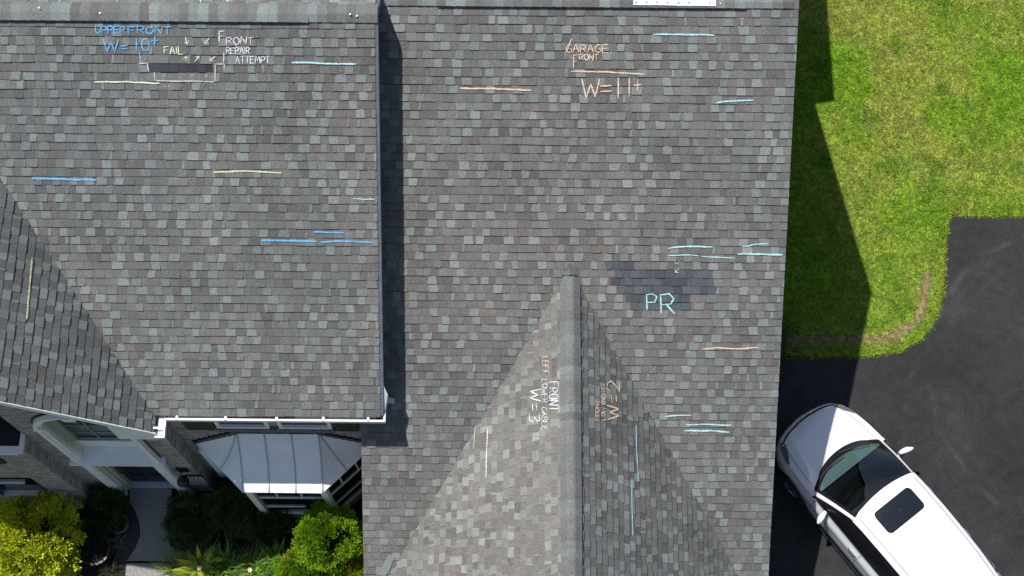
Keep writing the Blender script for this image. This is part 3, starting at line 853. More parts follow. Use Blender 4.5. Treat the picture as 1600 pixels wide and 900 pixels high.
CHALK = [
('upper','chalk_lettering','blue',0.0186,[[(-6.358,11.061),(-6.361,11.003),(-6.351,10.973),(-6.312,10.976),(-6.287,11.001),(-6.28,11.063)],[(-6.265,11.054),(-6.268,10.972)],[(-6.265,11.054),(-6.219,11.055),(-6.192,11.042),(-6.206,11.015),(-6.264,11.009)],[(-6.174,11.059),(-6.177,10.966)],[(-6.171,11.058),(-6.13,11.063),(-6.097,11.043),(-6.115,11.016),(-6.173,11.01)],[(-6.005,11.061),(-6.081,11.056),(-6.086,10.972),(-6.011,10.98)],[(-6.082,11.016),(-6.022,11.021)],[(-5.988,11.057),(-5.992,10.976)],[(-5.988,11.05),(-5.947,11.056),(-5.919,11.041),(-5.941,11.016),(-5.987,11.014)],[(-5.965,11.016),(-5.919,10.975)]]),
('upper','chalk_lettering','blue',0.0186,[[(-5.756,11.055),(-5.868,11.054),(-5.869,10.962)],[(-5.872,11.009),(-5.785,11.016)],[(-5.733,11.064),(-5.729,10.971)],[(-5.732,11.062),(-5.664,11.066),(-5.628,11.045),(-5.654,11.021),(-5.73,11.012)],[(-5.698,11.018),(-5.624,10.971)],[(-5.553,11.055),(-5.523,11.051),(-5.495,11.036),(-5.491,11.008),(-5.507,10.986),(-5.538,10.971),(-5.577,10.979),(-5.595,10.993),(-5.601,11.021),(-5.581,11.045),(-5.552,11.057)],[(-5.471,10.971),(-5.456,11.065),(-5.37,10.97),(-5.355,11.065)],[(-5.333,11.052),(-5.219,11.059)],[(-5.277,11.055),(-5.28,10.97)]]),
('upper','chalk_lettering','blue',0.0186,[[(-6.253,10.904),(-6.206,10.74),(-6.14,10.868),(-6.09,10.744),(-6.02,10.903)],[(-5.998,10.816),(-5.891,10.823)],[(-5.996,10.781),(-5.893,10.787)]]),
('upper','chalk_lettering','blue',0.0186,[[(-5.75,10.915),(-5.76,10.761)],[(-5.586,10.897),(-5.565,10.862),(-5.563,10.821),(-5.584,10.775),(-5.618,10.758),(-5.653,10.769),(-5.675,10.807),(-5.675,10.852),(-5.654,10.895),(-5.621,10.909),(-5.586,10.897)],[(-5.54,10.882),(-5.414,10.893)],[(-5.472,10.948),(-5.483,10.817)]]),
('upper','chalk_lettering','lime',0.0186,[[(-5.268,10.816),(-5.341,10.81),(-5.345,10.726)],[(-5.343,10.769),(-5.289,10.774)],[(-5.256,10.72),(-5.218,10.816),(-5.185,10.719)],[(-5.241,10.753),(-5.196,10.758)],[(-5.152,10.816),(-5.157,10.729)],[(-5.125,10.818),(-5.126,10.718),(-5.056,10.722)]]),
('upper','chalk_lettering','white',0.0175,[[(-4.423,11.014),(-4.5,11.003),(-4.505,10.874)],[(-4.503,10.945),(-4.445,10.949)],[(-4.396,10.932),(-4.397,10.848)],[(-4.398,10.928),(-4.344,10.932),(-4.314,10.916),(-4.337,10.891),(-4.397,10.886)],[(-4.369,10.887),(-4.31,10.849)],[(-4.253,10.935),(-4.227,10.929),(-4.205,10.909),(-4.201,10.883),(-4.215,10.858),(-4.243,10.844),(-4.271,10.851),(-4.285,10.872),(-4.292,10.899),(-4.274,10.924),(-4.253,10.933)],[(-4.183,10.851),(-4.173,10.944),(-4.102,10.855),(-4.089,10.945)],[(-4.07,10.927),(-3.984,10.935)],[(-4.027,10.93),(-4.033,10.854)]]),
('upper','chalk_lettering','white',0.0175,[[(-4.402,10.813),(-4.405,10.732)],[(-4.404,10.809),(-4.371,10.813),(-4.349,10.796),(-4.365,10.776),(-4.402,10.767)],[(-4.385,10.771),(-4.351,10.731)],[(-4.281,10.803),(-4.334,10.8),(-4.339,10.728),(-4.284,10.733)],[(-4.338,10.766),(-4.293,10.77)],[(-4.268,10.811),(-4.268,10.725)],[(-4.267,10.809),(-4.234,10.814),(-4.212,10.796),(-4.225,10.77),(-4.267,10.763)],[(-4.202,10.731),(-4.173,10.816),(-4.145,10.732)],[(-4.19,10.761),(-4.154,10.767)],[(-4.122,10.814),(-4.127,10.726)],[(-4.1,10.814),(-4.104,10.729)],[(-4.103,10.808),(-4.066,10.811),(-4.05,10.793),(-4.065,10.773),(-4.099,10.768)],[(-4.085,10.767),(-4.05,10.729)]]),
('upper','chalk_lettering','white',0.0175,[[(-4.27,10.61),(-4.237,10.7),(-4.21,10.609)],[(-4.251,10.642),(-4.218,10.648)],[(-4.193,10.697),(-4.128,10.706)],[(-4.158,10.701),(-4.164,10.612)],[(-4.117,10.697),(-4.06,10.703)],[(-4.085,10.7),(-4.093,10.615)],[(-3.985,10.699),(-4.045,10.697),(-4.048,10.613),(-3.991,10.615)],[(-4.046,10.659),(-3.997,10.661)],[(-3.976,10.613),(-3.96,10.705),(-3.938,10.643),(-3.91,10.704),(-3.897,10.614)],[(-3.884,10.699),(-3.881,10.615)],[(-3.882,10.695),(-3.845,10.699),(-3.825,10.682),(-3.836,10.654),(-3.882,10.649)],[(-3.812,10.702),(-3.748,10.704)],[(-3.782,10.704),(-3.785,10.619)]]),
('upper','chalk_arrow','lime',0.0165,[[(-5.015,10.933),(-4.991,10.846)],[(-4.964,10.885),(-4.991,10.846),(-5.035,10.868)]]),
('upper','chalk_arrow','lime',0.0165,[[(-4.649,10.927),(-4.72,10.855)],[(-4.667,10.863),(-4.72,10.855),(-4.722,10.899)]]),
('upper','chalk_arrow','lime',0.0165,[[(-5.017,10.631),(-5.019,10.694)],[(-5.054,10.66),(-5.019,10.694),(-4.982,10.664)]]),
('upper','chalk_arrow','lime',0.0165,[[(-4.887,10.631),(-4.82,10.696)],[(-4.873,10.689),(-4.82,10.696),(-4.819,10.652)]]),
('upper','chalk_arrow','lime',0.0165,[[(-4.573,10.697),(-4.658,10.641)],[(-4.605,10.638),(-4.658,10.641),(-4.649,10.684)]]),
('back','chalk_arrow','lime',0.0144,[[(-4.801,11.437),(-4.821,11.53)],[(-4.832,11.489),(-4.821,11.53),(-4.792,11.49)]]),
('back','chalk_arrow','lime',0.0144,[[(-4.322,11.463),(-4.416,11.499)],[(-4.391,11.453),(-4.416,11.499),(-4.397,11.528)]]),
('upper','chalk_outline','white',0.0134,[[(-5.714,10.73),(-5.712,10.674),(-5.711,10.618)],[(-5.741,10.602),(-5.615,10.603)],[(-5.604,10.619),(-5.603,10.563),(-5.597,10.507)],[(-5.506,10.491),(-5.504,10.443),(-5.502,10.395)],[(-4.582,10.609),(-4.581,10.537),(-4.59,10.457),(-4.589,10.385)],[(-4.445,10.746),(-4.443,10.682),(-4.451,10.618)],[(-4.568,10.601),(-4.442,10.602),(-4.446,10.53)],[(-5.502,10.387),(-5.143,10.381),(-4.948,10.387),(-4.599,10.377)]]),
('upper','chalk_smudge','lime',0.0227,[[(-5.393,10.428),(-5.352,10.46),(-5.295,10.437)],[(-5.158,10.462),(-5.12,10.438),(-5.102,10.422)],[(-4.973,10.463),(-4.896,10.459)],[(-4.729,10.484),(-4.613,10.489)],[(-4.984,10.439),(-4.945,10.455),(-4.907,10.431)],[(-4.771,10.432),(-4.711,10.456),(-4.635,10.425)]]),
('upper','chalk_smudge','white',0.0206,[[(-5.047,10.366),(-4.929,10.391),(-4.795,10.351),(-4.676,10.384)],[(-5.399,10.323),(-5.322,10.308),(-5.243,10.332)],[(-4.658,10.36),(-4.581,10.345)]]),
('upper','chalk_line','lime',0.0247,[[(-6.427,10.363),(-6.326,10.368),(-6.226,10.369),(-6.124,10.366),(-6.024,10.369),(-5.921,10.372),(-5.824,10.363),(-5.726,10.364),(-5.63,10.36),(-5.533,10.354),(-5.436,10.355)]]),
('upper','chalk_line','cyan',0.0268,[[(-3.423,10.626),(-3.282,10.628),(-3.142,10.629),(-3.024,10.621),(-2.9,10.616),(-2.787,10.616),(-2.674,10.615),(-2.561,10.615),(-2.446,10.615)]]),
('upper','chalk_line','blue',0.0309,[[(-7.487,9.128),(-7.389,9.123),(-7.289,9.128),(-7.191,9.123),(-7.095,9.123),(-6.992,9.124),(-6.889,9.116),(-6.788,9.115),(-6.684,9.12),(-6.581,9.115),(-6.481,9.114)]]),
('upper','chalk_line','yellow',0.0247,[[(-4.684,9.224),(-4.569,9.232),(-4.453,9.232),(-4.336,9.241),(-4.22,9.245),(-4.123,9.245),(-4.023,9.24),(-3.922,9.235),(-3.82,9.231),(-3.721,9.227),(-3.62,9.224)]]),
('upper','chalk_line','cyan',0.0186,[[(-2.534,8.899),(-2.443,8.896),(-2.356,8.889),(-2.275,8.893),(-2.196,8.893)]]),
('upper','chalk_line','blue',0.0247,[[(-3.161,8.458),(-3.06,8.457),(-2.963,8.453),(-2.821,8.452),(-2.683,8.449)]]),
('upper','chalk_line','blue',0.0289,[[(-3.982,8.34),(-3.879,8.34),(-3.773,8.34),(-3.67,8.34),(-3.565,8.337),(-3.45,8.339),(-3.334,8.335),(-3.218,8.336),(-3.104,8.331)]]),
('upper','chalk_line','blue',0.0268,[[(-3.065,8.324),(-2.967,8.325),(-2.866,8.336),(-2.765,8.341),(-2.661,8.337),(-2.559,8.336),(-2.453,8.332),(-2.349,8.328),(-2.247,8.325)]]),
('entry','chalk_line','yellow',0.0227,[[(-7.5,7.979),(-7.499,7.853),(-7.494,7.725),(-7.492,7.604),(-7.487,7.493),(-7.485,7.398),(-7.483,7.294),(-7.479,7.192),(-7.475,7.084),(-7.471,6.984)]]),
('garage','chalk_line','orange',0.0247,[[(-0.901,10.624),(-0.799,10.621),(-0.697,10.618),(-0.595,10.624),(-0.495,10.62),(-0.391,10.623),(-0.293,10.615),(-0.194,10.616),(-0.093,10.611),(0.009,10.612),(0.108,10.605),(0.207,10.604)]]),
('garage','chalk_line','cyan',0.0268,[[(2.081,11.333),(2.18,11.335),(2.277,11.335),(2.378,11.333),(2.475,11.335),(2.576,11.332),(2.69,11.332),(2.802,11.333),(2.917,11.332),(3.03,11.327)]]),
('garage','chalk_line','cyan',0.0227,[[(3.103,10.459),(3.208,10.477),(3.311,10.484),(3.435,10.488),(3.559,10.494),(3.681,10.497)]]),
('garage','chalk_lettering','orange',0.0165,[[(0.827,11.183),(0.779,11.193),(0.745,11.154),(0.747,11.108),(0.781,11.09),(0.828,11.109),(0.827,11.136),(0.793,11.139)],[(0.848,11.097),(0.889,11.201),(0.944,11.096)],[(0.868,11.136),(0.921,11.142)],[(0.957,11.187),(0.965,11.095)],[(0.958,11.185),(1.014,11.188),(1.05,11.169),(1.029,11.144),(0.965,11.138)],[(0.994,11.144),(1.058,11.098)],[(1.076,11.098),(1.117,11.194),(1.167,11.098)],[(1.09,11.13),(1.15,11.136)],[(1.276,11.188),(1.236,11.198),(1.191,11.159),(1.195,11.114),(1.238,11.096),(1.283,11.11),(1.28,11.14),(1.243,11.143)],[(1.394,11.197),(1.301,11.192),(1.305,11.089),(1.392,11.093)],[(1.297,11.147),(1.375,11.148)],[(0.824,11.269),(0.786,11.187),(0.757,11.105)]]),
('garage','chalk_lettering','orange',0.0165,[[(0.927,11.064),(0.858,11.056),(0.863,10.879)],[(0.86,10.977),(0.911,10.986)],[(0.946,11.07),(0.953,10.993)],[(0.949,11.066),(0.985,11.074),(1.007,11.055),(0.993,11.035),(0.951,11.028)],[(0.969,11.032),(1.014,10.994)],[(1.052,11.076),(1.07,11.07),(1.086,11.055),(1.088,11.031),(1.082,11.008),(1.065,10.995),(1.046,11.003),(1.028,11.02),(1.026,11.042),(1.033,11.063),(1.051,11.075)],[(1.105,10.994),(1.104,11.079),(1.163,10.993),(1.168,11.078)],[(1.182,11.07),(1.245,11.074)],[(1.213,11.074),(1.212,11.001)]]),
('garage','chalk_line','orange',0.0206,[[(0.823,10.852),(0.939,10.854),(1.054,10.849),(1.17,10.849),(1.284,10.848),(1.399,10.849),(1.513,10.838),(1.624,10.837),(1.735,10.832),(1.848,10.827),(1.959,10.821)]]),
('garage','chalk_lettering','orange',0.0206,[[(0.993,10.757),(1.069,10.51),(1.136,10.691),(1.209,10.523),(1.273,10.758)],[(1.276,10.662),(1.464,10.674)],[(1.286,10.596),(1.468,10.601)]]),
('garage','chalk_lettering','orange',0.0206,[[(1.562,10.776),(1.57,10.505)],[(1.732,10.777),(1.739,10.531)],[(1.804,10.676),(1.933,10.69)],[(1.866,10.754),(1.869,10.608)]]),
('garage','chalk_line','cyan',0.0227,[[(2.43,8.517),(2.522,8.536),(2.612,8.542),(2.717,8.547),(2.825,8.547),(2.932,8.549),(3.038,8.542),(3.145,8.545)]]),
('garage','chalk_line','cyan',0.0165,[[(2.431,8.423),(2.565,8.426),(2.7,8.432),(2.811,8.431),(2.925,8.421)]]),
('garage','chalk_line','cyan',0.0165,[[(2.968,8.415),(3.089,8.405),(3.215,8.405),(3.36,8.398),(3.502,8.395)]]),
('garage','chalk_line','cyan',0.0165,[[(3.616,8.551),(3.708,8.56),(3.798,8.583),(3.91,8.59),(4.024,8.595)]]),
('garage','chalk_line','cyan',0.0289,[[(3.539,8.448),(3.682,8.455),(3.829,8.45),(3.939,8.453),(4.047,8.445),(4.158,8.445),(4.269,8.444)]]),
('garage','chalk_arrow','cyan',0.0155,[[(2.539,8.34),(2.571,8.305)],[(2.611,8.336),(2.581,8.301)]]),
('garage','chalk_arrow','cyan',0.0155,[[(2.615,8.244),(2.555,8.191)],[(2.612,8.193),(2.555,8.191),(2.555,8.239)]]),
('garage','chalk_lettering','cyan',0.0247,[[(2.102,7.889),(2.119,7.67)],[(2.103,7.881),(2.201,7.892),(2.27,7.854),(2.239,7.776),(2.115,7.775)],[(2.329,7.894),(2.35,7.626)],[(2.331,7.878),(2.467,7.897),(2.547,7.827),(2.495,7.754),(2.347,7.741)],[(2.415,7.756),(2.568,7.621)]]),
('garage','chalk_line','orange',0.0227,[[(3.035,7.124),(3.155,7.137),(3.275,7.15),(3.379,7.144),(3.487,7.138),(3.59,7.135),(3.71,7.139),(3.83,7.151),(3.953,7.154)]]),
('garage','chalk_line','cyan',0.0227,[[(2.459,6.159),(2.547,6.17),(2.637,6.177),(2.769,6.182),(2.901,6.183)]]),
('garage','chalk_line','cyan',0.0247,[[(2.812,6.041),(2.967,6.049),(3.118,6.054),(3.227,6.053),(3.342,6.048),(3.449,6.044),(3.562,6.045)]]),
('garage','chalk_line','cyan',0.0289,[[(2.794,5.956),(2.902,5.963),(3.012,5.958),(3.119,5.959),(3.229,5.964),(3.381,5.953),(3.536,5.942)]]),
('gw','chalk_lettering','orange',0.0144,[[(0.541,6.833),(0.448,6.859),(0.451,6.804)],[(0.54,6.708),(0.537,6.765),(0.442,6.793),(0.446,6.734)],[(0.49,6.778),(0.494,6.73)],[(0.539,6.636),(0.53,6.697),(0.446,6.721)],[(0.491,6.708),(0.499,6.665)],[(0.539,6.624),(0.542,6.568)],[(0.539,6.596),(0.448,6.624)]]),
('gw','chalk_lettering','white',0.0144,[[(0.52,6.465),(0.438,6.49),(0.439,6.426)],[(0.524,6.363),(0.519,6.343),(0.503,6.336),(0.475,6.339),(0.455,6.356),(0.442,6.377),(0.444,6.397),(0.464,6.402),(0.492,6.4),(0.511,6.383),(0.525,6.361)],[(0.521,6.313),(0.425,6.32),(0.496,6.28),(0.428,6.276),(0.517,6.231)],[(0.524,6.155),(0.518,6.218),(0.426,6.244),(0.43,6.18)],[(0.477,6.227),(0.477,6.177)],[(0.524,6.142),(0.438,6.16)],[(0.522,6.139),(0.525,6.102),(0.507,6.086),(0.483,6.108),(0.48,6.149)],[(0.481,6.131),(0.441,6.099)]]),
('gw','chalk_lettering','pale',0.0144,[[(0.51,5.943),(0.518,5.975),(0.485,6.011),(0.446,6.018),(0.437,5.995),(0.445,5.959),(0.472,5.954),(0.47,5.981)],[(0.432,5.949),(0.517,5.9),(0.436,5.885)],[(0.465,5.928),(0.468,5.888)],[(0.528,5.846),(0.437,5.867),(0.439,5.826),(0.459,5.801),(0.484,5.822),(0.483,5.855)],[(0.524,5.849),(0.528,5.808),(0.504,5.797),(0.484,5.819)],[(0.531,5.768),(0.438,5.79),(0.442,5.729)],[(0.522,5.633),(0.516,5.696),(0.435,5.717),(0.438,5.653)],[(0.481,5.704),(0.48,5.656)]]),
('gw','chalk_lettering','white',0.0175,[[(0.699,6.294),(0.684,6.378),(0.558,6.411)],[(0.631,6.394),(0.636,6.332)],[(0.679,6.277),(0.552,6.312)],[(0.675,6.278),(0.679,6.231),(0.653,6.211),(0.615,6.238),(0.605,6.295)],[(0.611,6.273),(0.552,6.232)],[(0.693,6.144),(0.687,6.121),(0.657,6.111),(0.609,6.119),(0.57,6.139),(0.55,6.167),(0.559,6.189),(0.589,6.2),(0.639,6.191),(0.674,6.171),(0.693,6.143)],[(0.546,6.115),(0.699,6.072),(0.546,6.043),(0.697,5.992)],[(0.694,5.977),(0.703,5.893)],[(0.695,5.937),(0.556,5.975)]]),
('gw','chalk_lettering','pale',0.0206,[[(0.427,6.332),(0.253,6.336),(0.381,6.245),(0.244,6.234),(0.426,6.133)],[(0.347,6.122),(0.362,5.996)],[(0.287,6.13),(0.298,6.007)],[(0.399,5.94),(0.409,5.823),(0.366,5.814),(0.329,5.897),(0.3,5.823),(0.245,5.869),(0.239,5.991)]]),
('ge','chalk_lettering','orange',0.0175,[[(1.242,5.867),(1.246,5.815),(1.309,5.834)],[(1.277,5.825),(1.275,5.865)],[(1.241,5.88),(1.311,5.904)],[(1.248,5.881),(1.243,5.915),(1.257,5.937),(1.275,5.931),(1.282,5.894)],[(1.278,5.909),(1.311,5.955)],[(1.247,5.97),(1.251,5.989),(1.267,6.009),(1.288,6.014),(1.306,6.012),(1.315,6.0),(1.312,5.981),(1.298,5.965),(1.277,5.957),(1.255,5.959),(1.247,5.974)],[(1.314,6.036),(1.246,6.02),(1.314,6.087),(1.247,6.07)],[(1.252,6.086),(1.249,6.139)],[(1.249,6.113),(1.319,6.13)]]),
('ge','chalk_lettering','orange',0.0175,[[(1.352,5.842),(1.418,5.866),(1.414,5.919)],[(1.353,5.932),(1.358,5.953),(1.37,5.967),(1.389,5.974),(1.407,5.974),(1.417,5.964),(1.413,5.942),(1.4,5.925),(1.379,5.921),(1.361,5.924),(1.353,5.934)],[(1.354,5.98),(1.42,6.013),(1.369,6.019),(1.419,6.052),(1.353,6.049)],[(1.356,6.107),(1.426,6.129)],[(1.363,6.107),(1.359,6.136),(1.371,6.164),(1.392,6.154),(1.396,6.117)],[(1.392,6.137),(1.424,6.177)],[(1.361,6.18),(1.425,6.203)],[(1.36,6.256),(1.352,6.231),(1.382,6.208),(1.411,6.22),(1.422,6.251),(1.412,6.275),(1.391,6.265),(1.392,6.245)],[(1.36,6.269),(1.425,6.293)],[(1.358,6.327),(1.424,6.341)],[(1.393,6.277),(1.392,6.338)],[(1.364,6.339),(1.363,6.398)],[(1.367,6.367),(1.426,6.383)]]),
('ge','chalk_lettering','orange',0.0247,[[(1.444,5.877),(1.652,5.995),(1.495,6.013),(1.652,6.113),(1.436,6.114)],[(1.531,6.178),(1.523,6.322)],[(1.614,6.212),(1.605,6.347)],[(1.506,6.36),(1.444,6.397),(1.465,6.493),(1.526,6.541),(1.607,6.482),(1.666,6.406),(1.658,6.589)]]),
('ge','chalk_line','cyan',0.0206,[[(1.946,5.942),(1.947,5.81),(1.947,5.677),(1.947,5.543),(1.951,5.433),(1.955,5.323),(1.96,5.22),(1.965,5.103),(1.97,4.997)]]),
('ge','chalk_line','cyan',0.0206,[[(1.855,5.019),(1.853,4.917),(1.848,4.807),(1.847,4.696),(1.845,4.584),(1.848,4.463),(1.849,4.343),(1.847,4.217),(1.85,4.1)]]),
('gw','chalk_line','pale',0.0124,[[(-0.637,6.041),(-0.643,5.942),(-0.653,5.85),(-0.658,5.725),(-0.66,5.609)]]),
('gw','chalk_line','pale',0.0227,[[(-0.431,5.909),(-0.433,5.801),(-0.439,5.687),(-0.445,5.577),(-0.446,5.459),(-0.449,5.33),(-0.446,5.208),(-0.449,5.082)]]),
]

for i, (pl, nm, cc, wd, st) in enumerate(CHALK): chalk(pl, nm, cc, wd * (2.2 if nm == 'chalk_smudge' else 1.0), st, i)

# ------------------------------------------------------------------ rakes, gutters
q = MB()
q.obox((U_X, EV_U - 0.01, zU(0, EV_U) - 0.16), (0.055, 0, 0), (0, UR_Y - EV_U, (UR_Y - EV_U) * 2 / 3), (0, 0, 0.15))
q.obox((U_X, UR_Y, UR_Z - 0.16), (0.055, 0, 0), (0, 5.3, -5.3 * 2 / 3), (0, 0, 0.15))
q.build('rake_board', M['rake_trim'], house)
q = MB()   # flared foot of the rake
q.prism([(U_X + 0.056, EV_U + 0.42, zU(0, EV_U + 0.42) - 0.02), (U_X + 0.12, EV_U + 0.30, zU(0, EV_U + .30) - 0.05), (U_X + 0.06, EV_U - 0.0, zU(0, EV_U) - 0.05)], (0, 0, -0.15))
q.build('rake_return', M['down'], house)

gut = MB()
GY0, GY1, GZ0, GZ1 = 5.865, 5.985, 5.235, 5.345
gut.box(-5.60, -2.115, GY0, GY0 + 0.030, GZ0 + 0.004, GZ1)          # front lip
gut.box(-5.60, -2.115, GY0 + 0.031, GY1, GZ0, GZ0 + 0.012)           # bottom
gut.box(-5.60, -2.115, GY1 + 0.001, GY1 + 0.010, GZ0, GZ1 - 0.02)    # back
gut.box(-2.114, -2.085, GY0, GY1 + 0.03, GZ0, GZ1 + 0.002)           # end cap
gutter = gut.build('gutter', M['gutter'], house)
g2 = MB()
g2.box(-5.635, -5.605, 5.60, GY0 + 0.03, GZ0 + 0.004, GZ1)
g2.box(-5.74, -5.636, 5.60, GY1, GZ0, GZ0 + 0.012)
g2.box(-5.76, -5.605, 5.575, 5.599, GZ0, GZ1)
gutter2 = g2.build('gutter', M['gutter'], house)
s = MB(); s.box(-4.63, -3.55, GY0 + 0.034, GY1 - 0.003, GZ0 + 0.014, GZ0 + 0.03); s.box(-2.36, -2.13, GY0 + 0.034, GY1 - 0.003, GZ0 + 0.014, GZ0 + 0.034)
s.build('silt', M['gutter_in'], gutter)
for hx in (-5.43, -4.65, -3.83, -3.08, -2.36):
    MB().box(hx - 0.018, hx + 0.018, GY0 + 0.002, GY1 + 0.03, GZ1 + 0.002, GZ1 + 0.014).build('hanger', M['gutter'], gutter)
MB().box(-5.79, -5.604, 5.715, 5.745, GZ1 + 0.002, GZ1 + 0.014).build('hanger', M['gutter'], gutter2)
MB().lathe((-2.20, 5.93, GZ0 + 0.036), [(0.045, 0.0), (0.03, 0.004), (0.0, 0.002)], 12).build('outlet', M['black'], gutter)
def duct(path, a, b2):
    """rectangular downspout along a path"""
    qq = MB(); path = [Vector(p) for p in path]; rings = []
    for i, p in enumerate(path):
        t = (path[min(i + 1, len(path) - 1)] - path[max(i - 1, 0)]).normalized()
        sdv = t.cross(Vector((0, 0, 1)))
        sdv = sdv.normalized() if sdv.length > 1e-3 else Vector((1, 0, 0))
        upv = sdv.cross(t).normalized()
        rings.append([p + sdv * a + upv * b2, p - sdv * a + upv * b2, p - sdv * a - upv * b2, p + sdv * a - upv * b2, p + sdv * a + upv * b2])
    return qq.grid(rings)
duct([(-2.19, 5.95, 5.22), (-2.17, 6.05, 5.10), (-2.155, 6.20, 5.03), (-2.15, 6.36, 4.96)], 0.04, 0.035).build('downspout', M['down'], gutter)
duct([(-2.17, 6.34, 4.97), (-2.10, 6.34, 4.92), (-2.00, 6.34, 4.88)], 0.04, 0.035).build('downspout', M['down'], gutter)

# entry gable rake board with its cornice return, and soffit
q = MB()
q.prism([(EN_X, RK_E - 0.022, EN_Z - 0.01), (EV_E + 0.02, RK_E - 0.022, zE(EV_E, 0) - 0.02), (EV_E + 0.02, RK_E - 0.022, zE(EV_E, 0) - 0.21), (EN_X, RK_E - 0.022, EN_Z - 0.20)], (0, 0.02, 0))
q.prism([(EN_X, RK_E - 0.022, EN_Z - 0.01), (EW_X, RK_E - 0.022, zE(EV_E, 0) - 0.02), (EW_X, RK_E - 0.022, zE(EV_E, 0) - 0.21), (EN_X, RK_E - 0.022, EN_Z - 0.20)], (0, 0.02, 0))
q.prism([(-6.42, RK_E - 0.03, zE(-6.42, 0) - 0.20), (EV_E + 0.03, RK_E - 0.03, zE(EV_E, 0) - 0.10), (EV_E + 0.03, RK_E - 0.03, zE(EV_E, 0) - 0.36), (-6.42, RK_E - 0.03, zE(EV_E, 0) - 0.36)], (0, 0.007, 0))
q.build('rake_board', M['white'], house)
q = MB()
q.prism([(EN_X, RK_E, EN_Z - 0.14), (EV_E, RK_E, zE(EV_E, 0) - 0.14), (EV_E, RK_E, zE(EV_E, 0) - 0.19), (EN_X, RK_E, EN_Z - 0.19)], (0, 0.16, 0))
q.build('soffit', M['white'], house)

# ------------------------------------------------------------------ entry wall with the arched surround
YW = 5.83; AX = -7.0; AR = 0.75; AI = 0.62; ASP = 5.18
q = MB()
zr = lambda x: zE(x, 0) - 0.13
q.prism([(-8.17, YW, 0), (-7.74, YW, 0), (-7.74, YW, zr(-7.74)), (-8.17, YW, zr(-8.17))], (0, 0.3, 0))
q.prism([(-6.26, YW, 0), (-5.85, YW, 0), (-5.85, YW, zr(-5.85)), (-6.26, YW, zr(-6.26))], (0, 0.3, 0))
n = 14
for i in range(n):
    a0 = math.pi - math.pi * i / n; a1 = math.pi - math.pi * (i + 1) / n
    x0, z0 = AX + (AR - .01) * math.cos(a0), ASP + (AR - .01) * math.sin(a0); x1, z1 = AX + (AR - .01) * math.cos(a1), ASP + (AR - .01) * math.sin(a1)
    if zr(x0) > z0 and zr(x1) > z1:
        q.prism([(x0, YW, z0), (x1, YW, z1), (x1, YW, zr(x1)), (x0, YW, zr(x0))], (0, 0.3, 0))
q.build('entry_wall', M['brick_x'], house)

sur = MB()
YT = 5.75
# arch ring
for i in range(n):
    a0 = math.pi - math.pi * i / n; a1 = math.pi - math.pi * (i + 1) / n
    P = [(AX + AR * math.cos(a0), ASP + AR * math.sin(a0)), (AX + AR * math.cos(a1), ASP + AR * math.sin(a1)), (AX + AI * math.cos(a1), ASP + AI * math.sin(a1)), (AX + AI * math.cos(a0), ASP + AI * math.sin(a0))]
    sur.prism([(x, YT, z) for x, z in P], (0, 0.081, 0))
# raised outer moulding
for i in range(n):
    a0 = math.pi - math.pi * i / n; a1 = math.pi - math.pi * (i + 1) / n
    P = [(AX + AR * math.cos(a0), ASP + AR * math.sin(a0)), (AX + AR * math.cos(a1), ASP + AR * math.sin(a1)), (AX + (AR - .07) * math.cos(a1), ASP + (AR - .07) * math.sin(a1)), (AX + (AR - .07) * math.cos(a0), ASP + (AR - .07) * math.sin(a0))]
    sur.prism([(x, YT - 0.03, z) for x, z in P], (0, 0.028, 0))
for sx in (-1, 1):
    xa, xb = sorted((AX + sx * AR, AX + sx * AI))
    sur.box(xa, xb, YT, YW, 2.92, ASP)
    xo = AX + sx * AR; xm = AX + sx * (AR - 0.07)
    sur.box(min(xo, xm), max(xo, xm), YT - 0.03, YT - 0.002, 2.92, ASP)
    sur.box(xa - 0.015, xb + 0.015, YT - 0.045, YT - 0.031, ASP - 0.05, ASP + 0.03)
surround = sur.build('arch_surround', M['white'], house)
q = MB()
for i in range(n):
    a0 = math.pi - math.pi * i / n; a1 = math.pi - math.pi * (i + 1) / n
    P = [(AX + (AR + .035) * math.cos(a0), ASP + (AR + .035) * math.sin(a0)), (AX + (AR + .035) * math.cos(a1), ASP + (AR + .035) * math.sin(a1)), (AX + (AR + .002) * math.cos(a1), ASP + (AR + .002) * math.sin(a1)), (AX + (AR + .002) * math.cos(a0), ASP + (AR + .002) * math.sin(a0))]
    q.prism([(x, YW - 0.03, z) for x, z in P], (0, 0.028, 0))
q.build('arch_outline', M['black'], surround)  # thin black outline ring along the arch's outer edge
q = MB(); q.box(AX + AR + .002, AX + AR + .025, YW - .02, YW - .002, 2.93, ASP); q.build('side_outline', M['black'], surround)  # thin black line down the right edge of the surround
key = MB()
key.prism([(AX - 0.09, YT - 0.05, ASP + AI - 0.02), (AX + 0.09, YT - 0.05, ASP + AI - 0.02), (AX + 0.13, YT - 0.05, ASP + AR + 0.03), (AX - 0.13, YT - 0.05, ASP + AR + 0.03)], (0, 0.045, 0))
key.build('keystone', M['white'], surround)
q = MB()   # reveals of the niche
q.box(AX - AI - 0.02, AX - AI, YW, 6.06, 2.92, ASP)
for i in range(n):
    a0 = math.pi - math.pi * i / n; a1 = math.pi - math.pi * (i + 1) / n
    P = [(AX + (AI + .02) * math.cos(a0), ASP + (AI + .02) * math.sin(a0)), (AX + (AI + .02) * math.cos(a1), ASP + (AI + .02) * math.sin(a1)), (AX + AI * math.cos(a1), ASP + AI * math.sin(a1)), (AX + AI * math.cos(a0), ASP + AI * math.sin(a0))]
    q.prism([(x, YW, z) for x, z in P], (0, 0.23, 0))
q.box(AX + AI, AX + AI + 0.02, YW, 6.06, 2.92, ASP)
q.build('niche_reveal', M['cream'], surround)
q = MB()
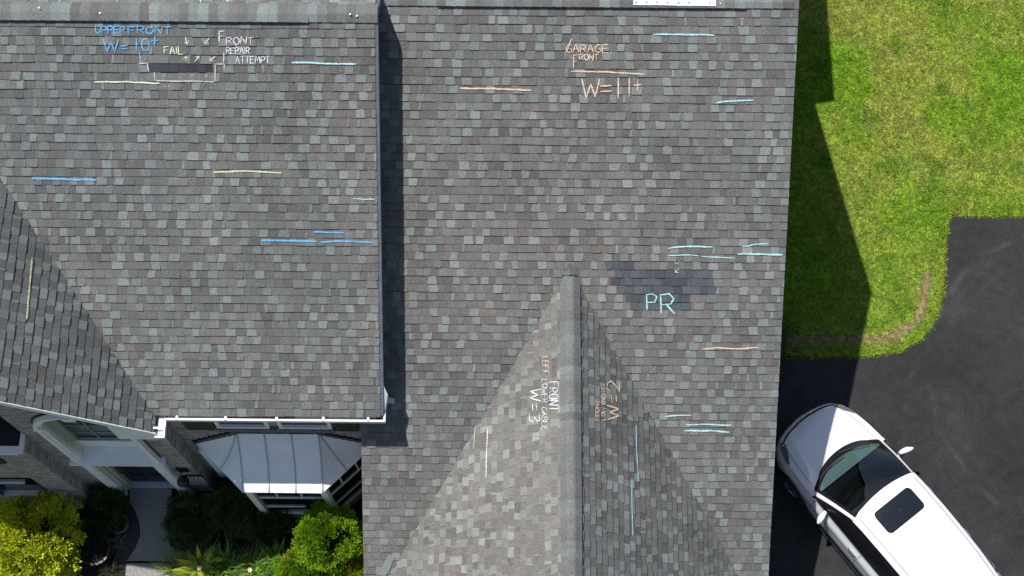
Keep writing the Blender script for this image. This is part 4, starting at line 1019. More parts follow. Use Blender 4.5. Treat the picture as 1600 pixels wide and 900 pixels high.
q.box(AX - AI, AX + AI, 6.00, 6.08, 2.92, 3.40)
q.box(AX - AI, AX + AI, 5.975, 5.999, 3.37, 3.43)
q.build('niche_panel', M['white'], surround)
# arched window in the niche
win = MB()
win.box(AX - AI, AX - AI + 0.05, 6.0, 6.05, 3.44, ASP); win.box(AX + AI - 0.05, AX + AI, 6.0, 6.05, 3.44, ASP)
for i in range(n):
    a0 = math.pi - math.pi * i / n; a1 = math.pi - math.pi * (i + 1) / n
    P = [(AX + AI * math.cos(a0), ASP + AI * math.sin(a0)), (AX + AI * math.cos(a1), ASP + AI * math.sin(a1)), (AX + (AI - .05) * math.cos(a1), ASP + (AI - .05) * math.sin(a1)), (AX + (AI - .05) * math.cos(a0), ASP + (AI - .05) * math.sin(a0))]
    win.prism([(x, 6.0, z) for x, z in P], (0, 0.05, 0))
arched = win.build('arched_window', M['muntin'], house)
cols_x = np.linspace(AX - AI + 0.05, AX + AI - 0.05, 4); rows_z = np.linspace(3.44, 5.55, 6)
for i in range(3):
    for j in range(5):
        P = [(cols_x[i] + .012, rows_z[j] + .012), (cols_x[i + 1] - .012, rows_z[j] + .012), (cols_x[i + 1] - .012, rows_z[j + 1] - .012), (cols_x[i] + .012, rows_z[j + 1] - .012)]
        pts = [(x, 6.035, min(z, ASP + math.sqrt(max(0.01, AI ** 2 - (x - AX) ** 2)) - 0.06)) for x, z in P]
        if pts[2][2] - pts[1][2] < 0.03: continue
        MB().prism(pts, (0, 0.015, 0)).build('pane', M['pane_green'], arched)
q = MB()
for xx in cols_x[1:3]: q.box(xx - .011, xx + .011, 6.02, 6.034, 3.44, 5.62)
for zz in rows_z[1:5]: q.box(AX - AI + .05, AX + AI - .05, 6.024, 6.036, zz - .011, zz + .011)
q.build('muntins', M['muntin'], arched)
# cornice over the door
q = MB()
q.box(AX - 0.84, AX + 0.84, 5.665, 5.999, 2.86, 2.918)
q.box(AX - 0.80, AX + 0.80, 5.70, YW - .002, 2.76, 2.858)
q.box(AX - 0.76, AX + 0.76, 5.735, YW - .002, 2.62, 2.758)
q.build('door_cornice', M['white'], surround)
for sx in (-1, 1):
    xa, xb = sorted((AX + sx * 0.745, AX + sx * 0.53))
    q = MB(); q.box(xa, xb, YT, YW - .003, 0.10, 2.618); q.box(xa + .03, xb - .03, YT - .02, YT - .001, 0.30, 2.55); q.box(xa - .02, xb + .02, YT - .03, YT - .002, 0.10, 0.28)
    q.build('pilaster', M['white'], surround)
    q = MB(); xi = AX + sx * 0.53
    q.box(min(xi, xi - sx * .03), max(xi, xi - sx * .03), YW + .001, 6.0, 0.10, 2.62)
    q.box(min(xi - sx * .03, xi - sx * .07), max(xi - sx * .03, xi - sx * .07), YW + .06, 6.0, 0.16, 2.55)
    q.build('door_jamb', M['cream'], surround)
dr = MB(); dr.box(AX - 0.46, AX + 0.46, 5.985, 6.03, 0.16, 2.55)
door = dr.build('front_door', M['door'], house)
for (xa, xb) in ((AX - .36, AX - .06), (AX + .06, AX + .36)):
    for (za, zb) in ((0.32, 0.85), (0.98, 1.75), (1.88, 2.38)):
        q = MB(); q.box(xa, xb, 5.973, 5.984, za, zb); q.box(xa + .05, xb - .05, 5.962, 5.972, za + .05, zb - .05)
        q.build('door_panel', M['door'], door)
q = MB(); q.tube([(AX - .39, 5.93, 1.10), (AX - .39, 5.90, 1.25), (AX - .39, 5.93, 1.40)], 0.014, 8); q.box(AX - .42, AX - .36, 5.965, 5.984, 1.05, 1.48); q.lathe((AX - .39, 5.94, 1.52), [(0, .04), (.035, .03), (.04, 0), (.03, -.03), (0, -.04)], 10)
q.build('handle', M['bronze'], door)
q = MB(); q.box(AX - 0.5, AX + 0.5, 5.865, 5.984, 0.10, 0.155)
q.build('threshold', M['threshold'], surround)

# ------------------------------------------------------------------ brick block left of the entry with a flat black roof
q = MB()
q.prism([(-10.5, 5.58, 0), (-9.75, 5.58, 0), (-9.75, 5.58, 4.36), (-10.5, 5.58, 4.36)], (0, 0.2, 0))
q.prism([(-8.72, 5.58, 0), (-8.19, 5.58, 0), (-8.19, 5.58, 4.36), (-8.72, 5.58, 4.36)], (0, 0.2, 0))
q.prism([(-9.75, 5.58, 2.25), (-8.72, 5.58, 2.25), (-8.72, 5.58, 4.36), (-9.75, 5.58, 4.36)], (0, 0.2, 0))
q.prism([(-9.75, 5.58, 0), (-8.72, 5.58, 0), (-8.72, 5.58, 0.55), (-9.75, 5.58, 0.55)], (0, 0.2, 0))
q.build('block_wall', M['brick_x'], house)
q = MB(); q.prism([(-8.19, 5.582, 0), (-8.19, 6.19, 0), (-8.19, 6.19, 4.36), (-8.19, 5.582, 4.36)], (0.02, 0, 0)); q.build('block_side_wall', M['brick_y'], house)
q = MB(); q.prism([(-10.5, 6.2, 0), (-8.17, 6.2, 0), (-8.17, 6.2, EN_Z - .16), (-10.5, 6.2, 5.3)], (0, 0.2, 0)); q.build('gable_wall', M['brick_x'], house)
q = MB(); q.box(-10.5, -8.235, 5.64, 6.19, 4.37, 4.40); froof = q.build('flat_roof', M['membrane'], house)
q = MB(); q.box(-8.233, -8.165, 5.52, 6.2, 4.362, 4.425); q.box(-10.5, -8.234, 5.50, 5.638, 4.362, 4.42); q.build('roof_edge', M['white'], froof)
q = MB(); q.box(-9.75, -8.74, 5.70, 5.74, 0.56, 2.25); bw = q.build('block_window', M['pane'], house)
q = MB(); q.box(-9.75, -9.12, 5.66, 5.699, 1.32, 1.38); q.build('meeting_rail', M['white'], bw)
q = MB(); q.box(-9.75, -8.74, 5.60, 5.698, 0.56, 0.62); q.build('sill', M['white'], bw)
q = MB()
q.box(-9.3, -8.74, 5.545, 5.578, 3.48, 4.30)
shl = q.build('shutter', M['shutter'], house)
for k in range(9): MB().obox((-9.26, 5.53, 3.53 + k * .083), (.48, 0, 0), (0, .014, .05), (0, 0, .012)).build('louver', M['shutter'], shl)

# ------------------------------------------------------------------ upper front windows, shutters and the rowlock sill
for (xa, xb) in ((-5.020, -4.130), (-3.970, -3.080)):
    q = MB()
    q.box(xa, xa + .06, 6.050, 6.118, 4.250, 5.210); q.box(xb - .06, xb, 6.050, 6.118, 4.250, 5.210); q.box(xa, xb, 6.030, 6.118, 4.180, 4.249); q.box(xa, xb, 6.050, 6.118, 5.211, 5.260)
    wf = q.build('upper_window', M['white'], house)
    MB().box(xa + .061, xb - .061, 6.085, 6.110, 4.250, 4.850).build('pane', M['pane'], wf)
    MB().box(xa + .061, xb - .061, 6.085, 6.110, 4.900, 5.210).build('pane', M['pane'], wf)
    MB().box(xa + .061, xb - .061, 6.065, 6.110, 4.851, 4.899).build('meeting_rail', M['white'], wf)
q = MB(); q.box(-4.129, -3.971, 6.070, 6.118, 4.180, 5.260); q.build('mullion', M['flash'], house)
for (xa, xb) in ((-5.570, -5.060), (-3.040, -2.65)):
    q = MB(); q.box(xa, xa + .06, 6.060, 6.118, 3.920, 5.260); q.box(xb - .06, xb, 6.060, 6.118, 3.920, 5.260); q.box(xa + .061, xb - .061, 6.060, 6.118, 3.920, 3.980); q.box(xa + .061, xb - .061, 6.090, 6.118, 3.981, 5.260)
    sh2 = q.build('shutter', M['shutter'], house)
    for k in range(15): MB().obox((xa + .062, 6.065, 4.000 + k * .083), (xb - xa - .124, 0, 0), (0, .014, .05), (0, 0, .012)).build('louver', M['shutter'], sh2)
q = MB(); q.box(-5.060, -3.040, 6.080, 6.119, 3.940, 4.160); sillp = q.build('window_sill', M['concrete'], house)
xs = np.linspace(-5.060, -3.040, 27)
for i in range(26):
    o = random.uniform(-.006, .006)
    MB().obox((xs[i] + .006, 6.020 + o, 3.952), (xs[i + 1] - xs[i] - .012, 0, 0), (0, .075, .0), (0, 0.0, .20)).build('brick', M['sill_brick'], sillp)

# ------------------------------------------------------------------ bay window with its flared standing-seam roof
bay = MB()
BZ = 0.05
plan = [(-5.60, 6.118), (-4.74, 5.33), (-3.40, 5.33), (-2.58, 6.118)]
bay.prism([(x, y, 2.60) for x, y in plan], (0, 0, 0.18))
for i in range(4):
    px, py = plan[i]
    bay.box(px - .06, px + .06, py - .03 if 0 < i < 3 else py - .1, py + .08, 0.451, 2.599)
baywin = bay.build('bay_window', M['white'], house)
MB().prism([(x, y, BZ) for x, y in plan], (0, 0, 0.40)).build('bay_base', M['brick_x'], baywin)
for a, b2 in zip(plan[:-1], plan[1:]):
    a = Vector((*a, 0)); b2 = Vector((*b2, 0)); d3 = (b2 - a); L = d3.length; d3.normalize(); inn = Vector((-d3.y, d3.x, 0))
    MB().obox(a + d3 * .09 + inn * .025 + Vector((0, 0, .484)), d3 * (L - .18), inn * .03, (0, 0, 2.13)).build('pane', M['pane'], baywin)
    MB().obox(a + d3 * .09 + inn * .003 + Vector((0, 0, 1.80)), d3 * (L - .18), inn * .02, (0, 0, .05)).build('sash_bar', M['white'], baywin)
    for k in (1, 2): MB().obox(a + d3 * (L * k / 3 - .012) + inn * .005 + Vector((0, 0, 1.86)), d3 * .024, inn * .019, (0, 0, .73)).build('sash_bar', M['white'], baywin)
    MB().obox(a + d3 * .09 + inn * .003 + Vector((0, 0, 1.0)), d3 * (L * .55), inn * .02, (0, 0, .035)).build('sash_bar', M['white'], baywin)
q = MB(); q.prism([(x * 1.0, y - (0.02 if y < 6 else 0), 0.452) for x, y in plan], (0, 0, .03)); q.build('sill', M['white'], baywin)
# roof faces: eave polyline A-E-G-D, top polyline on the wall A-B-C-D
A = Vector((-5.69, 6.118, 2.87)); B = Vector((-4.80, 6.118, 3.60)); Cc = Vector((-3.40, 6.118, 3.60)); D = Vector((-2.47, 6.118, 2.87)); E_ = Vector((-4.77, 5.225, 2.85)); G_ = Vector((-3.365, 5.22, 2.85))
def flare(top, bot, t):
    p = top.lerp(bot, t); p.z -= 0.16 * math.sin(math.pi * t) * (top.z - bot.z) / 0.78; return p
def bay_panel(t0, b0, t1, b1, nu=4, nt=8):
    q = MB()
    rows = [[flare(t0.lerp(t1, i / nu), b0.lerp(b1, i / nu), j / nt) for j in range(nt + 1)] for i in range(nu + 1)]
    q.grid(rows)
    q.grid([[rows[i][nt], rows[i][nt] - Vector((0, 0, 0.045))] for i in range(nu + 1)])
    return q
bay_parts = []
tops = [B.lerp(Cc, k / 3) for k in range(4)]; bots = [E_.lerp(G_, k / 3) for k in range(4)]
for k in range(3): bay_panel(tops[k], bots[k], tops[k + 1], bots[k + 1]).build('roof_panel', M['bay_metal'], baywin, smooth=True)
HL = A.lerp(E_, 0.55); HR = D.lerp(G_, 0.55)
bay_panel(B, HL, B, E_).build('roof_panel', M['bay_metal'], baywin, smooth=True)
bay_panel(A.lerp(B, .02), A, B, HL).build('roof_panel', M['bay_metal'], baywin, smooth=True)
bay_panel(Cc, G_, Cc, HR).build('roof_panel', M['bay_metal'], baywin, smooth=True)
bay_panel(Cc, HR, D.lerp(Cc, .02), D).build('roof_panel', M['bay_metal'], baywin, smooth=True)
for t_, b_ in [(tops[k], bots[k]) for k in range(4)] + [(B, HL), (Cc, HR)]:
    q = MB(); q.tube([flare(t_, b_, j / 8) + Vector((0, 0, 0.012)) for j in range(9)], 0.013, 6); q.build('seam', M['down'], baywin, smooth=True)
for (p, r_) in ((A, B), (D, Cc)):       # stepped flashing let into the brick courses
    q = MB(); ns = 8
    for k in range(ns):
        a = p.lerp(r_, k / ns); b2 = p.lerp(r_, (k + 1) / ns)
        q.box(min(a.x, b2.x), max(a.x, b2.x), 6.085, 6.117, min(a.z, b2.z) - .02, max(a.z, b2.z) + 0.06 + .012 * (k % 2))
    q.build('step_flashing', M['black'], baywin)
q = MB(); q.box(B.x, Cc.x, 6.085, 6.117, 3.605, 3.65); q.build('step_flashing', M['black'], baywin)

# ------------------------------------------------------------------ wall lantern and number plaque on the entry wall
lan = thing('wall_lantern', 'round black wall lantern right of the front door', 'lantern', (-6.05, 5.80, 1.95))
q = MB(); q.box(-6.16, -5.96, 5.79, 5.828, 1.86, 2.10); q.build('backplate', M['black'], lan)
q = MB(); q.tube([(-6.06, 5.80, 2.02), (-6.05, 5.70, 2.10), (-6.04, 5.62, 2.06)], 0.014, 8); q.build('bracket', M['black'], lan)
q = MB(); q.lathe((-6.03, 5.60, 1.72), [(0.0, .36), (.03, .34), (.105, .27), (.115, .25), (.10, .245), (0, .25)], 20); q.build('hood', M['black'], lan, smooth=True)
q = MB(); q.lathe((-6.03, 5.60, 1.72), [(.065, .245), (.085, .12), (.06, 0), (0, -.01)], 14); q.build('lamp_glass', M['pane'], lan, smooth=True)
pla = thing('number_plaque', 'small black plaque with four white marks beside the wall lantern', 'plaque', (-5.98, 5.82, 1.42))
q = MB(); q.box(-6.12, -5.80, 5.80, 5.828, 1.36, 1.52); q.build('plate', M['black'], pla)
for k in range(4):
    x0 = -6.09 + k * 0.072
    MB().prism([(x0, 5.796, 1.40), (x0 + .05, 5.796, 1.40), (x0 + .025, 5.796, 1.49)], (0, .003, 0)).build('mark', M['white'], pla)

# ================================================================== PLANTS
def leafmesh(P, N, L, W, cols):
    """P points, N unit direction each leaf grows, L length, W half width -> kite shaped leaves with a fold"""
    n = len(P)
    t = np.cross(N, np.array([0, 0, 1.0]) + rng.normal(0, .6, (n, 3))); t /= np.linalg.norm(t, axis=1, keepdims=True) + 1e-9
    nb = np.cross(N, t)
    mid = P + N * (L * 0.5)[:, None] + nb * (L * .10)[:, None]
    v = np.stack([P, mid + t * W[:, None], P + N * L[:, None], mid - t * W[:, None]], 1).reshape(-1, 3)
    f = np.arange(4 * n).reshape(-1, 4)
    return v, f, cols
def shrub(name, label, ctr, rad, base, tip, nclump=260, per=34, leaf=0.045, lump=0.18, group=None, upright=0.4, spread=0.10, inner=0.55):
    """evergreen or leafy shrub: clumps of small leaves over a lumpy body, dark stems inside"""
    cx, cy, cz = ctr; rx, ry, rz = rad
    t = thing(name, label, 'shrub', (cx, cy, 0.0), group)
    dirs = rng.normal(0, 1, (nclump, 3)); dirs[:, 2] = dirs[:, 2] * 0.9 + 0.25
    dirs /= np.linalg.norm(dirs, axis=1, keepdims=True)
    az = np.arctan2(dirs[:, 1], dirs[:, 0])
    lum = 1 + lump * (np.sin(az * 3 + cx * 5) * 0.5 + np.sin(az * 5 + dirs[:, 2] * 6 + cy * 3) * 0.5) + rng.normal(0, lump * .35, nclump)
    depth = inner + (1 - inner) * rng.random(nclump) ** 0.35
    Cn = np.array([cx, cy, cz]) + dirs * np.array([rx, ry, rz]) * (lum * depth)[:, None]
    Cn[:, 2] = np.maximum(Cn[:, 2], 0.06)
    P = np.repeat(Cn, per, 0); Dn = np.repeat(dirs, per, 0); n = len(P)
    off = rng.normal(0, 1, (n, 3)); off /= np.linalg.norm(off, axis=1, keepdims=True)
    rr = spread * rng.random(n) ** 0.5
    P = P + off * rr[:, None]; P[:, 2] = np.maximum(P[:, 2], 0.03)
    Nn = Dn * 0.8 + off * 0.8 + np.array([0, 0, upright]); Nn /= np.linalg.norm(Nn, axis=1, keepdims=True)
    L = leaf * rng.uniform(.7, 1.35, n); W = L * rng.uniform(.18, .32, n)
    k = np.clip(np.repeat(rng.random(nclump) * .75 + (depth - inner) / (1 - inner) * 0.35 - .15, per) + rng.uniform(-.2, .3, n) + rr / spread * .15, 0, 1)  # inner clumps get darker leaves: shade in the gaps put into the colour
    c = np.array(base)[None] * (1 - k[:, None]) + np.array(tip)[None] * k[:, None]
    v, f, c = leafmesh(P, Nn, L, W, c)
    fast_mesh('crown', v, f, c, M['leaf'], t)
    q = MB()
    for s in range(6):
        d2 = Vector(dirs[s]); d2.z = abs(d2.z) + .4; d2.normalize()
        e = Vector((cx, cy, cz)) + Vector((d2.x * rx, d2.y * ry, d2.z * rz)) * .7
        q.tube([(cx, cy, 0), (cx + d2.x * rx * .2, cy + d2.y * ry * .2, max(.1, cz * .5)), e], [.035, .022, .006], 6)
    q.build('stem', M['bark'], t)
    return t
def blades(name, label, ctr, n, length, width, c0, c1, arch=0.7, cat='plant', group=None, spread=0.05, flowers=None, parent=None):
    t = parent or thing(name, label, cat, ctr, group)
    q = MB(); rr = random.Random(int((ctr[0] * 31 + ctr[1] * 17) * 100))
    for i in range(n):
        a = rr.uniform(0, 2 * math.pi); L = length * rr.uniform(.6, 1.15); w = width * rr.uniform(.7, 1.2)
        dx, dy = math.cos(a), math.sin(a); ar = arch * rr.uniform(.5, 1.3)
        bx, by = ctr[0] + rr.gauss(0, spread), ctr[1] + rr.gauss(0, spread)
        L1 = []; L2 = []
        for k in range(6):
            s2 = k / 5
            hx = L * (0.25 * s2 + ar * .75 * s2 * s2); hz = L * (s2 * .95 - ar * .62 * s2 * s2)
            ww = w * (math.sin(math.pi * min(1, s2 * .85 + .15)) if width > .02 else (1 - s2 * .9)) + .0008
            px, py, pz = bx + dx * hx, by + dy * hx, ctr[2] + max(.02, hz)
            L1.append((px - dy * ww, py + dx * ww, pz + ww * .25)); L2.append((px + dy * ww, py - dx * ww, pz + ww * .25))
        kf = rr.random(); g = rr.uniform(.75, 1.2)
        cc = tuple((c0[j] * (1 - kf) + c1[j] * kf) * g for j in range(3))
        mid = [(((p[0] + r2[0]) / 2), ((p[1] + r2[1]) / 2), p[2] - w * .3) for p, r2 in zip(L1, L2)]
        q.grid([L1, mid, L2], c=cc)
    q.build('leaves', M['leaf'], t, tint=True)
    return t
def flower(t, p, r, mat, n=6):
    q = MB(); p = Vector(p)
    for k in range(n):
        a = 2 * math.pi * k / n; u = Vector((math.cos(a), math.sin(a), .35)); s2 = Vector((-math.sin(a), math.cos(a), 0))
        q.add([p, p + u * r * .6 + s2 * r * .32, p + u * r, p + u * r * .6 - s2 * r * .32], [(0, 1, 2, 3)])
    q.build('flower', mat, t)
    MB().tube([(p.x, p.y, max(.02, p.z - .25)), (p.x, p.y, p.z)], .004, 5).build('flower_stalk', M['bark'], t)

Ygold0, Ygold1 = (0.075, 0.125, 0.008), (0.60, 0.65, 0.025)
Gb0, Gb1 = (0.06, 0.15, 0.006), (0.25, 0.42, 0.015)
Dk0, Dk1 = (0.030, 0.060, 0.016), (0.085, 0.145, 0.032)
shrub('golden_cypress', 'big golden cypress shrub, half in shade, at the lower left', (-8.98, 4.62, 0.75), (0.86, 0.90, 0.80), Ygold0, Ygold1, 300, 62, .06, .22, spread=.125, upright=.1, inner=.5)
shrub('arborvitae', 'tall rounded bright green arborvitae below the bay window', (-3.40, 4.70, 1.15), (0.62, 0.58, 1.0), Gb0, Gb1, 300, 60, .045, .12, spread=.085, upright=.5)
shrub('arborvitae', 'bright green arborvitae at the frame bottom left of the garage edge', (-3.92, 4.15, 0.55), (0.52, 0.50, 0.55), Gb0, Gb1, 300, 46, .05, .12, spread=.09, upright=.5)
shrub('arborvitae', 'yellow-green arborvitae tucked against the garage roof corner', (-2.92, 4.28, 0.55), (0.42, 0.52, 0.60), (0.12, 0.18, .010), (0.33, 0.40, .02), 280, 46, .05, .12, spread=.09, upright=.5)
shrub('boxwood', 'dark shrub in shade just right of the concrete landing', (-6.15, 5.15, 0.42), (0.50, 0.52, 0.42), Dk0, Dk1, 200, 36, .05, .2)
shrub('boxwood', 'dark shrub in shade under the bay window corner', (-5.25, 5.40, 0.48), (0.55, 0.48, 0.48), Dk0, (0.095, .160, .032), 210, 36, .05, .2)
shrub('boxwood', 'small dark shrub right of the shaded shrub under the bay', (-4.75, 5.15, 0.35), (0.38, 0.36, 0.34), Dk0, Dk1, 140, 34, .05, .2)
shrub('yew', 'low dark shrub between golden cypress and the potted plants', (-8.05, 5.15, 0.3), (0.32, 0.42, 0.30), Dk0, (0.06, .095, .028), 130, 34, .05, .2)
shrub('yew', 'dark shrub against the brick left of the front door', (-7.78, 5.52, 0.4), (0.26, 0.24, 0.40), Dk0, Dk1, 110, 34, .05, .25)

def pot(name, label, ctr, r, h, mat, leaf_fn):
    t = thing(name, label, 'planter', ctr)
    q = MB(); q.lathe(ctr, [(r * .62, 0), (r * .70, .01), (r * .95, h * .9), (r, h * .92), (r, h), (r * .88, h), (r * .86, h * .86), (0, h * .84)], 24); q.build('pot', mat, t, smooth=False)
    q = MB(); q.lathe((ctr[0], ctr[1], ctr[2] + h * .86), [(r * .85, 0), (0, .01)], 16); q.build('soil', M['mulch'], t)
    leaf_fn(t, (ctr[0], ctr[1], ctr[2] + h * .86)); return t
pot('potted_plant', 'round pot of dark foliage beside the walk near the door', (-7.58, 5.13, 0.07), 0.20, 0.30, M['pot'],
    lambda t, c: blades('x', '', c, 90, .24, .022, Dk0, (0.04, .075, .02), .5, parent=t, spread=.07))
pot('potted_plant', 'wide dark pot left of the spiky pale plant', (-7.98, 4.62, 0.03), 0.30, 0.34, M['pot_dark'],
    lambda t, c: blades('x', '', c, 110, .24, .016, (0.012, .018, .018), (0.03, .04, .04), .7, parent=t, spread=.12))
pot('potted_plant', 'small black pot standing on the landing edge', (-6.47, 4.78, 0.10), 0.11, 0.20, M['pot_dark'],
    lambda t, c: blades('x', '', c, 40, .2, .012, Dk0, Dk1, .6, parent=t, spread=.03))
pot('potted_plant', 'black pot with low foliage right of the small black pot', (-6.20, 4.84, 0.10), 0.13, 0.20, M['pot_dark'],
    lambda t, c: blades('x', '', c, 60, .22, .016, Dk0, Dk1, .6, parent=t, spread=.05))
pot('potted_plant', 'pale rimmed pot half hidden under dark shrubs on the landing', (-5.80, 4.92, 0.10), 0.17, 0.22, M['pot'],
    lambda t, c: blades('x', '', c, 70, .26, .018, Dk0, Dk1, .6, parent=t, spread=.06))
blades('spiky_plant', 'spiky pale striped plant beside the dark walk edging', (-7.60, 4.78, 0.07), 46, .27, .012, (0.10, .12, .09), (0.24, .26, .20), .75)
blades('spiky_plant', 'dim strappy plant at the frame bottom left of the walk', (-7.72, 4.22, 0.02), 60, .36, .012, (0.02, .03, .014), (0.08, .09, .04), .8)
blades('grass_tuft', 'grassy tuft at the right edge of the lower walk slab', (-6.40, 4.27, 0.12), 180, .58, .010, (0.09, .16, .03), (0.34, .42, .10), .75, spread=.08)
t = blades('hosta', 'yellow-leaved hosta sunlit at the bottom right of the walk', (-5.95, 4.30, 0.20), 90, .52, .050, (0.14, .24, .02), (0.62, .64, .08), .75, spread=.07)
flower(t, (-5.90, 4.25, .60), .055, M['petal'])
blades('daylily', 'green leafy plant right of the yellow hosta', (-5.48, 4.27, 0.15), 150, .60, .024, (0.05, .13, .02), (0.18, .32, .04), .7, spread=.10)
t = blades('grass_tuft', 'pale striped grass tuft with a cream bloom at the bottom', (-4.98, 4.32, 0.12), 210, .62, .010, (0.12, .20, .04), (0.42, .46, .14), .7, spread=.06)
flower(t, (-4.95, 4.22, .60), .05, M['petal'])
blades('daylily', 'leafy green clump left of the red flower', (-4.55, 4.28, 0.15), 190, .58, .028, (0.06, .16, .02), (0.20, .36, .04), .65, spread=.13)
t = blades('red_flower_plant', 'small plant with one red bloom beside the arborvitae', (-4.30, 4.44, 0.10), 36, .50, .016, (0.04, .08, .02), (0.12, .17, .04), .5, spread=.03)
flower(t, (-4.28, 4.44, .62), .065, M['red'], 7)
for i, (x, y, lb) in enumerate([(5.05, 9.35, 'strappy leaf clump by the garage wall, nearest the roof edge top'), (5.20, 8.98, 'strappy leaf clump in shade halfway along the lawn corner'), (5.10, 8.62, 'strappy leaf clump at the dark drive corner by the garage')]):
    blades('daylily', lb, (x, y, 0.02), 70, .62, .014, (0.03, .06, .014), (0.09, .15, .035), .85, spread=.12, group='leaf clumps along the garage side')
hp = thing('plant_hoop', 'thin wire plant hoop in the dark bed below the bay window', 'hoop', (-4.39, 5.12, 0.0))
q = MB(); ringp = [(-4.39 + .15 * math.cos(a), 5.12 + .15 * math.sin(a), .34) for a in np.linspace(0, 2 * math.pi, 25)]
q.tube(ringp, .005, 6, cap=False); q.build('ring', M['nail'], hp)
for a in (0.3, 2.4, 4.5): MB().tube([(-4.39 + .15 * math.cos(a), 5.12 + .15 * math.sin(a), .34), (-4.39 + .12 * math.cos(a), 5.12 + .12 * math.sin(a), 0)], .005, 5).build('leg', M['nail'], hp)
st = MB(); st.lathe((-4.64, 5.08, 0.0), [(.09, 0), (.095, .05), (.06, .10), (0, .11)], 10)
tag(st.build('garden_stone', M['threshold'], origin=(-4.64, 5.08, 0)), 'small pale garden stone left of the wire hoop', 'stone')

# ================================================================== CAR
HV = Vector((-0.609, 0.793, 0)).normalized(); LV = Vector((0.793, 0.609, 0)).normalized()
def cw(t, l, z): return HV * t + LV * (l + 8.77) + Vector((0, 0, z + 0.012))
car = thing('parked_car', 'white car with dark sunroof parked nose toward the garage', 'car', tuple(cw(0, 0, 0)))
def interp(x, xs, ys): return float(np.interp(x, xs, ys))
TS = [-2.56, -2.52, -2.42, -2.25, -2.0, -1.0, 0.0, 0.8, 1.2, 1.5, 1.85, 2.05, 2.2, 2.30, 2.36, 2.39]
WS = [0.50, 0.66, 0.82, 0.92, 0.965, 0.985, 0.985, 0.985, 0.975, 0.955, 0.90, 0.83, 0.72, 0.57, 0.36, 0.12]
def halfw(t): return interp(t, TS, WS)
def hood_c(t): return interp(t, [1.0, 1.43, 1.8, 2.05, 2.2, 2.3, 2.36, 2.39], [1.10, 1.065, 1.01, 0.96, 0.91, 0.84, 0.77, 0.70])
def hood_z(t, k):
    """bonnet height; k = lateral fraction of half width"""
    crease = 0.012 * math.exp(-((abs(k) - 0.62) / 0.09) ** 2)
    return hood_c(t) - 0.05 * abs(k) ** 2 - 0.075 * abs(k) ** 6 + crease
def arch_z(t):
    z = 0.24
    for tw in (1.42, -1.46):
        d2 = 0.43 ** 2 - (t - tw) ** 2
        if d2 > 0: z = max(z, 0.33 + math.sqrt(d2))
    return z
def side(t, s):
    """column of points up the side, s=-1/+1; returns list from bottom to belt"""
    w = halfw(t); zb = arch_z(t)
    zt = 1.02 if t < 1.15 else hood_z(t, 0.96)
    if t < -2.25: zt = 1.02
    pr = [(-.050, .24), (-.012, .42), (.0, .60), (-.010, .72), (.006, .80), (-.020, .90), (-.055, .97)]
    out = []
    for dx, z in pr:
        zz = z if t < 1.15 else 0.24 + (z - .24) * (zt - .24) / (1.02 - .24)
        zz = max(zz, zb) if zz < zb else zz
        nose = interp(t, [1.9, 2.39], [0, .06])
        k = (w + dx - nose * (zz < .5))
        out.append(cw(t, s * k, zz))
    out.append(cw(t, s * max(0.05, w * 0.93 - 0.0), zt if t >= 1.15 else 1.02))
    return out
tt = list(np.arange(-2.56, 2.30, 0.07)) + [2.30, 2.33, 2.36, 2.38, 2.39]
for s in (-1, 1):
    q = MB(); q.grid([side(t, s) for t in tt]); q.build('body_side', M['car'], car, smooth=True)
# bonnet
hood = MB()
ht = [1.02, 1.1, 1.2, 1.3, 1.43, 1.55, 1.7, 1.85, 2.0, 2.1, 2.2, 2.27, 2.32, 2.36, 2.385, 2.39]
ks = np.linspace(-0.93, 0.93, 27)
hood.grid([[cw(t, k * halfw(t), hood_z(t, k)) for k in ks] for t in ht])
bonnet = hood.build('bonnet', M['car'], car, smooth=True)
for s in (-1, 1):
    q = MB(); q.tube([cw(t, s * .80 * halfw(t), hood_z(t, .80) + .001) for t in np.linspace(1.12, 2.13, 16)], .005, 4); q.build('bonnet_gap', M['seam'], car)
# nose and tail closing faces
q = MB()
q.grid([[cw(2.39 + .02 * (1 - (k / .93) ** 2), k * halfw(2.39), z) for k in ks] for z in (hood_z(2.39, 0), .62, .45, .26)])
q.build('front_bumper', M['car'], car, smooth=True)
q = MB()
q.grid([[cw(-2.56, k * halfw(-2.56), z) for k in ks] for z in (1.02, .7, .45, .26)])
q.build('rear_bumper', M['car'], car, smooth=True)
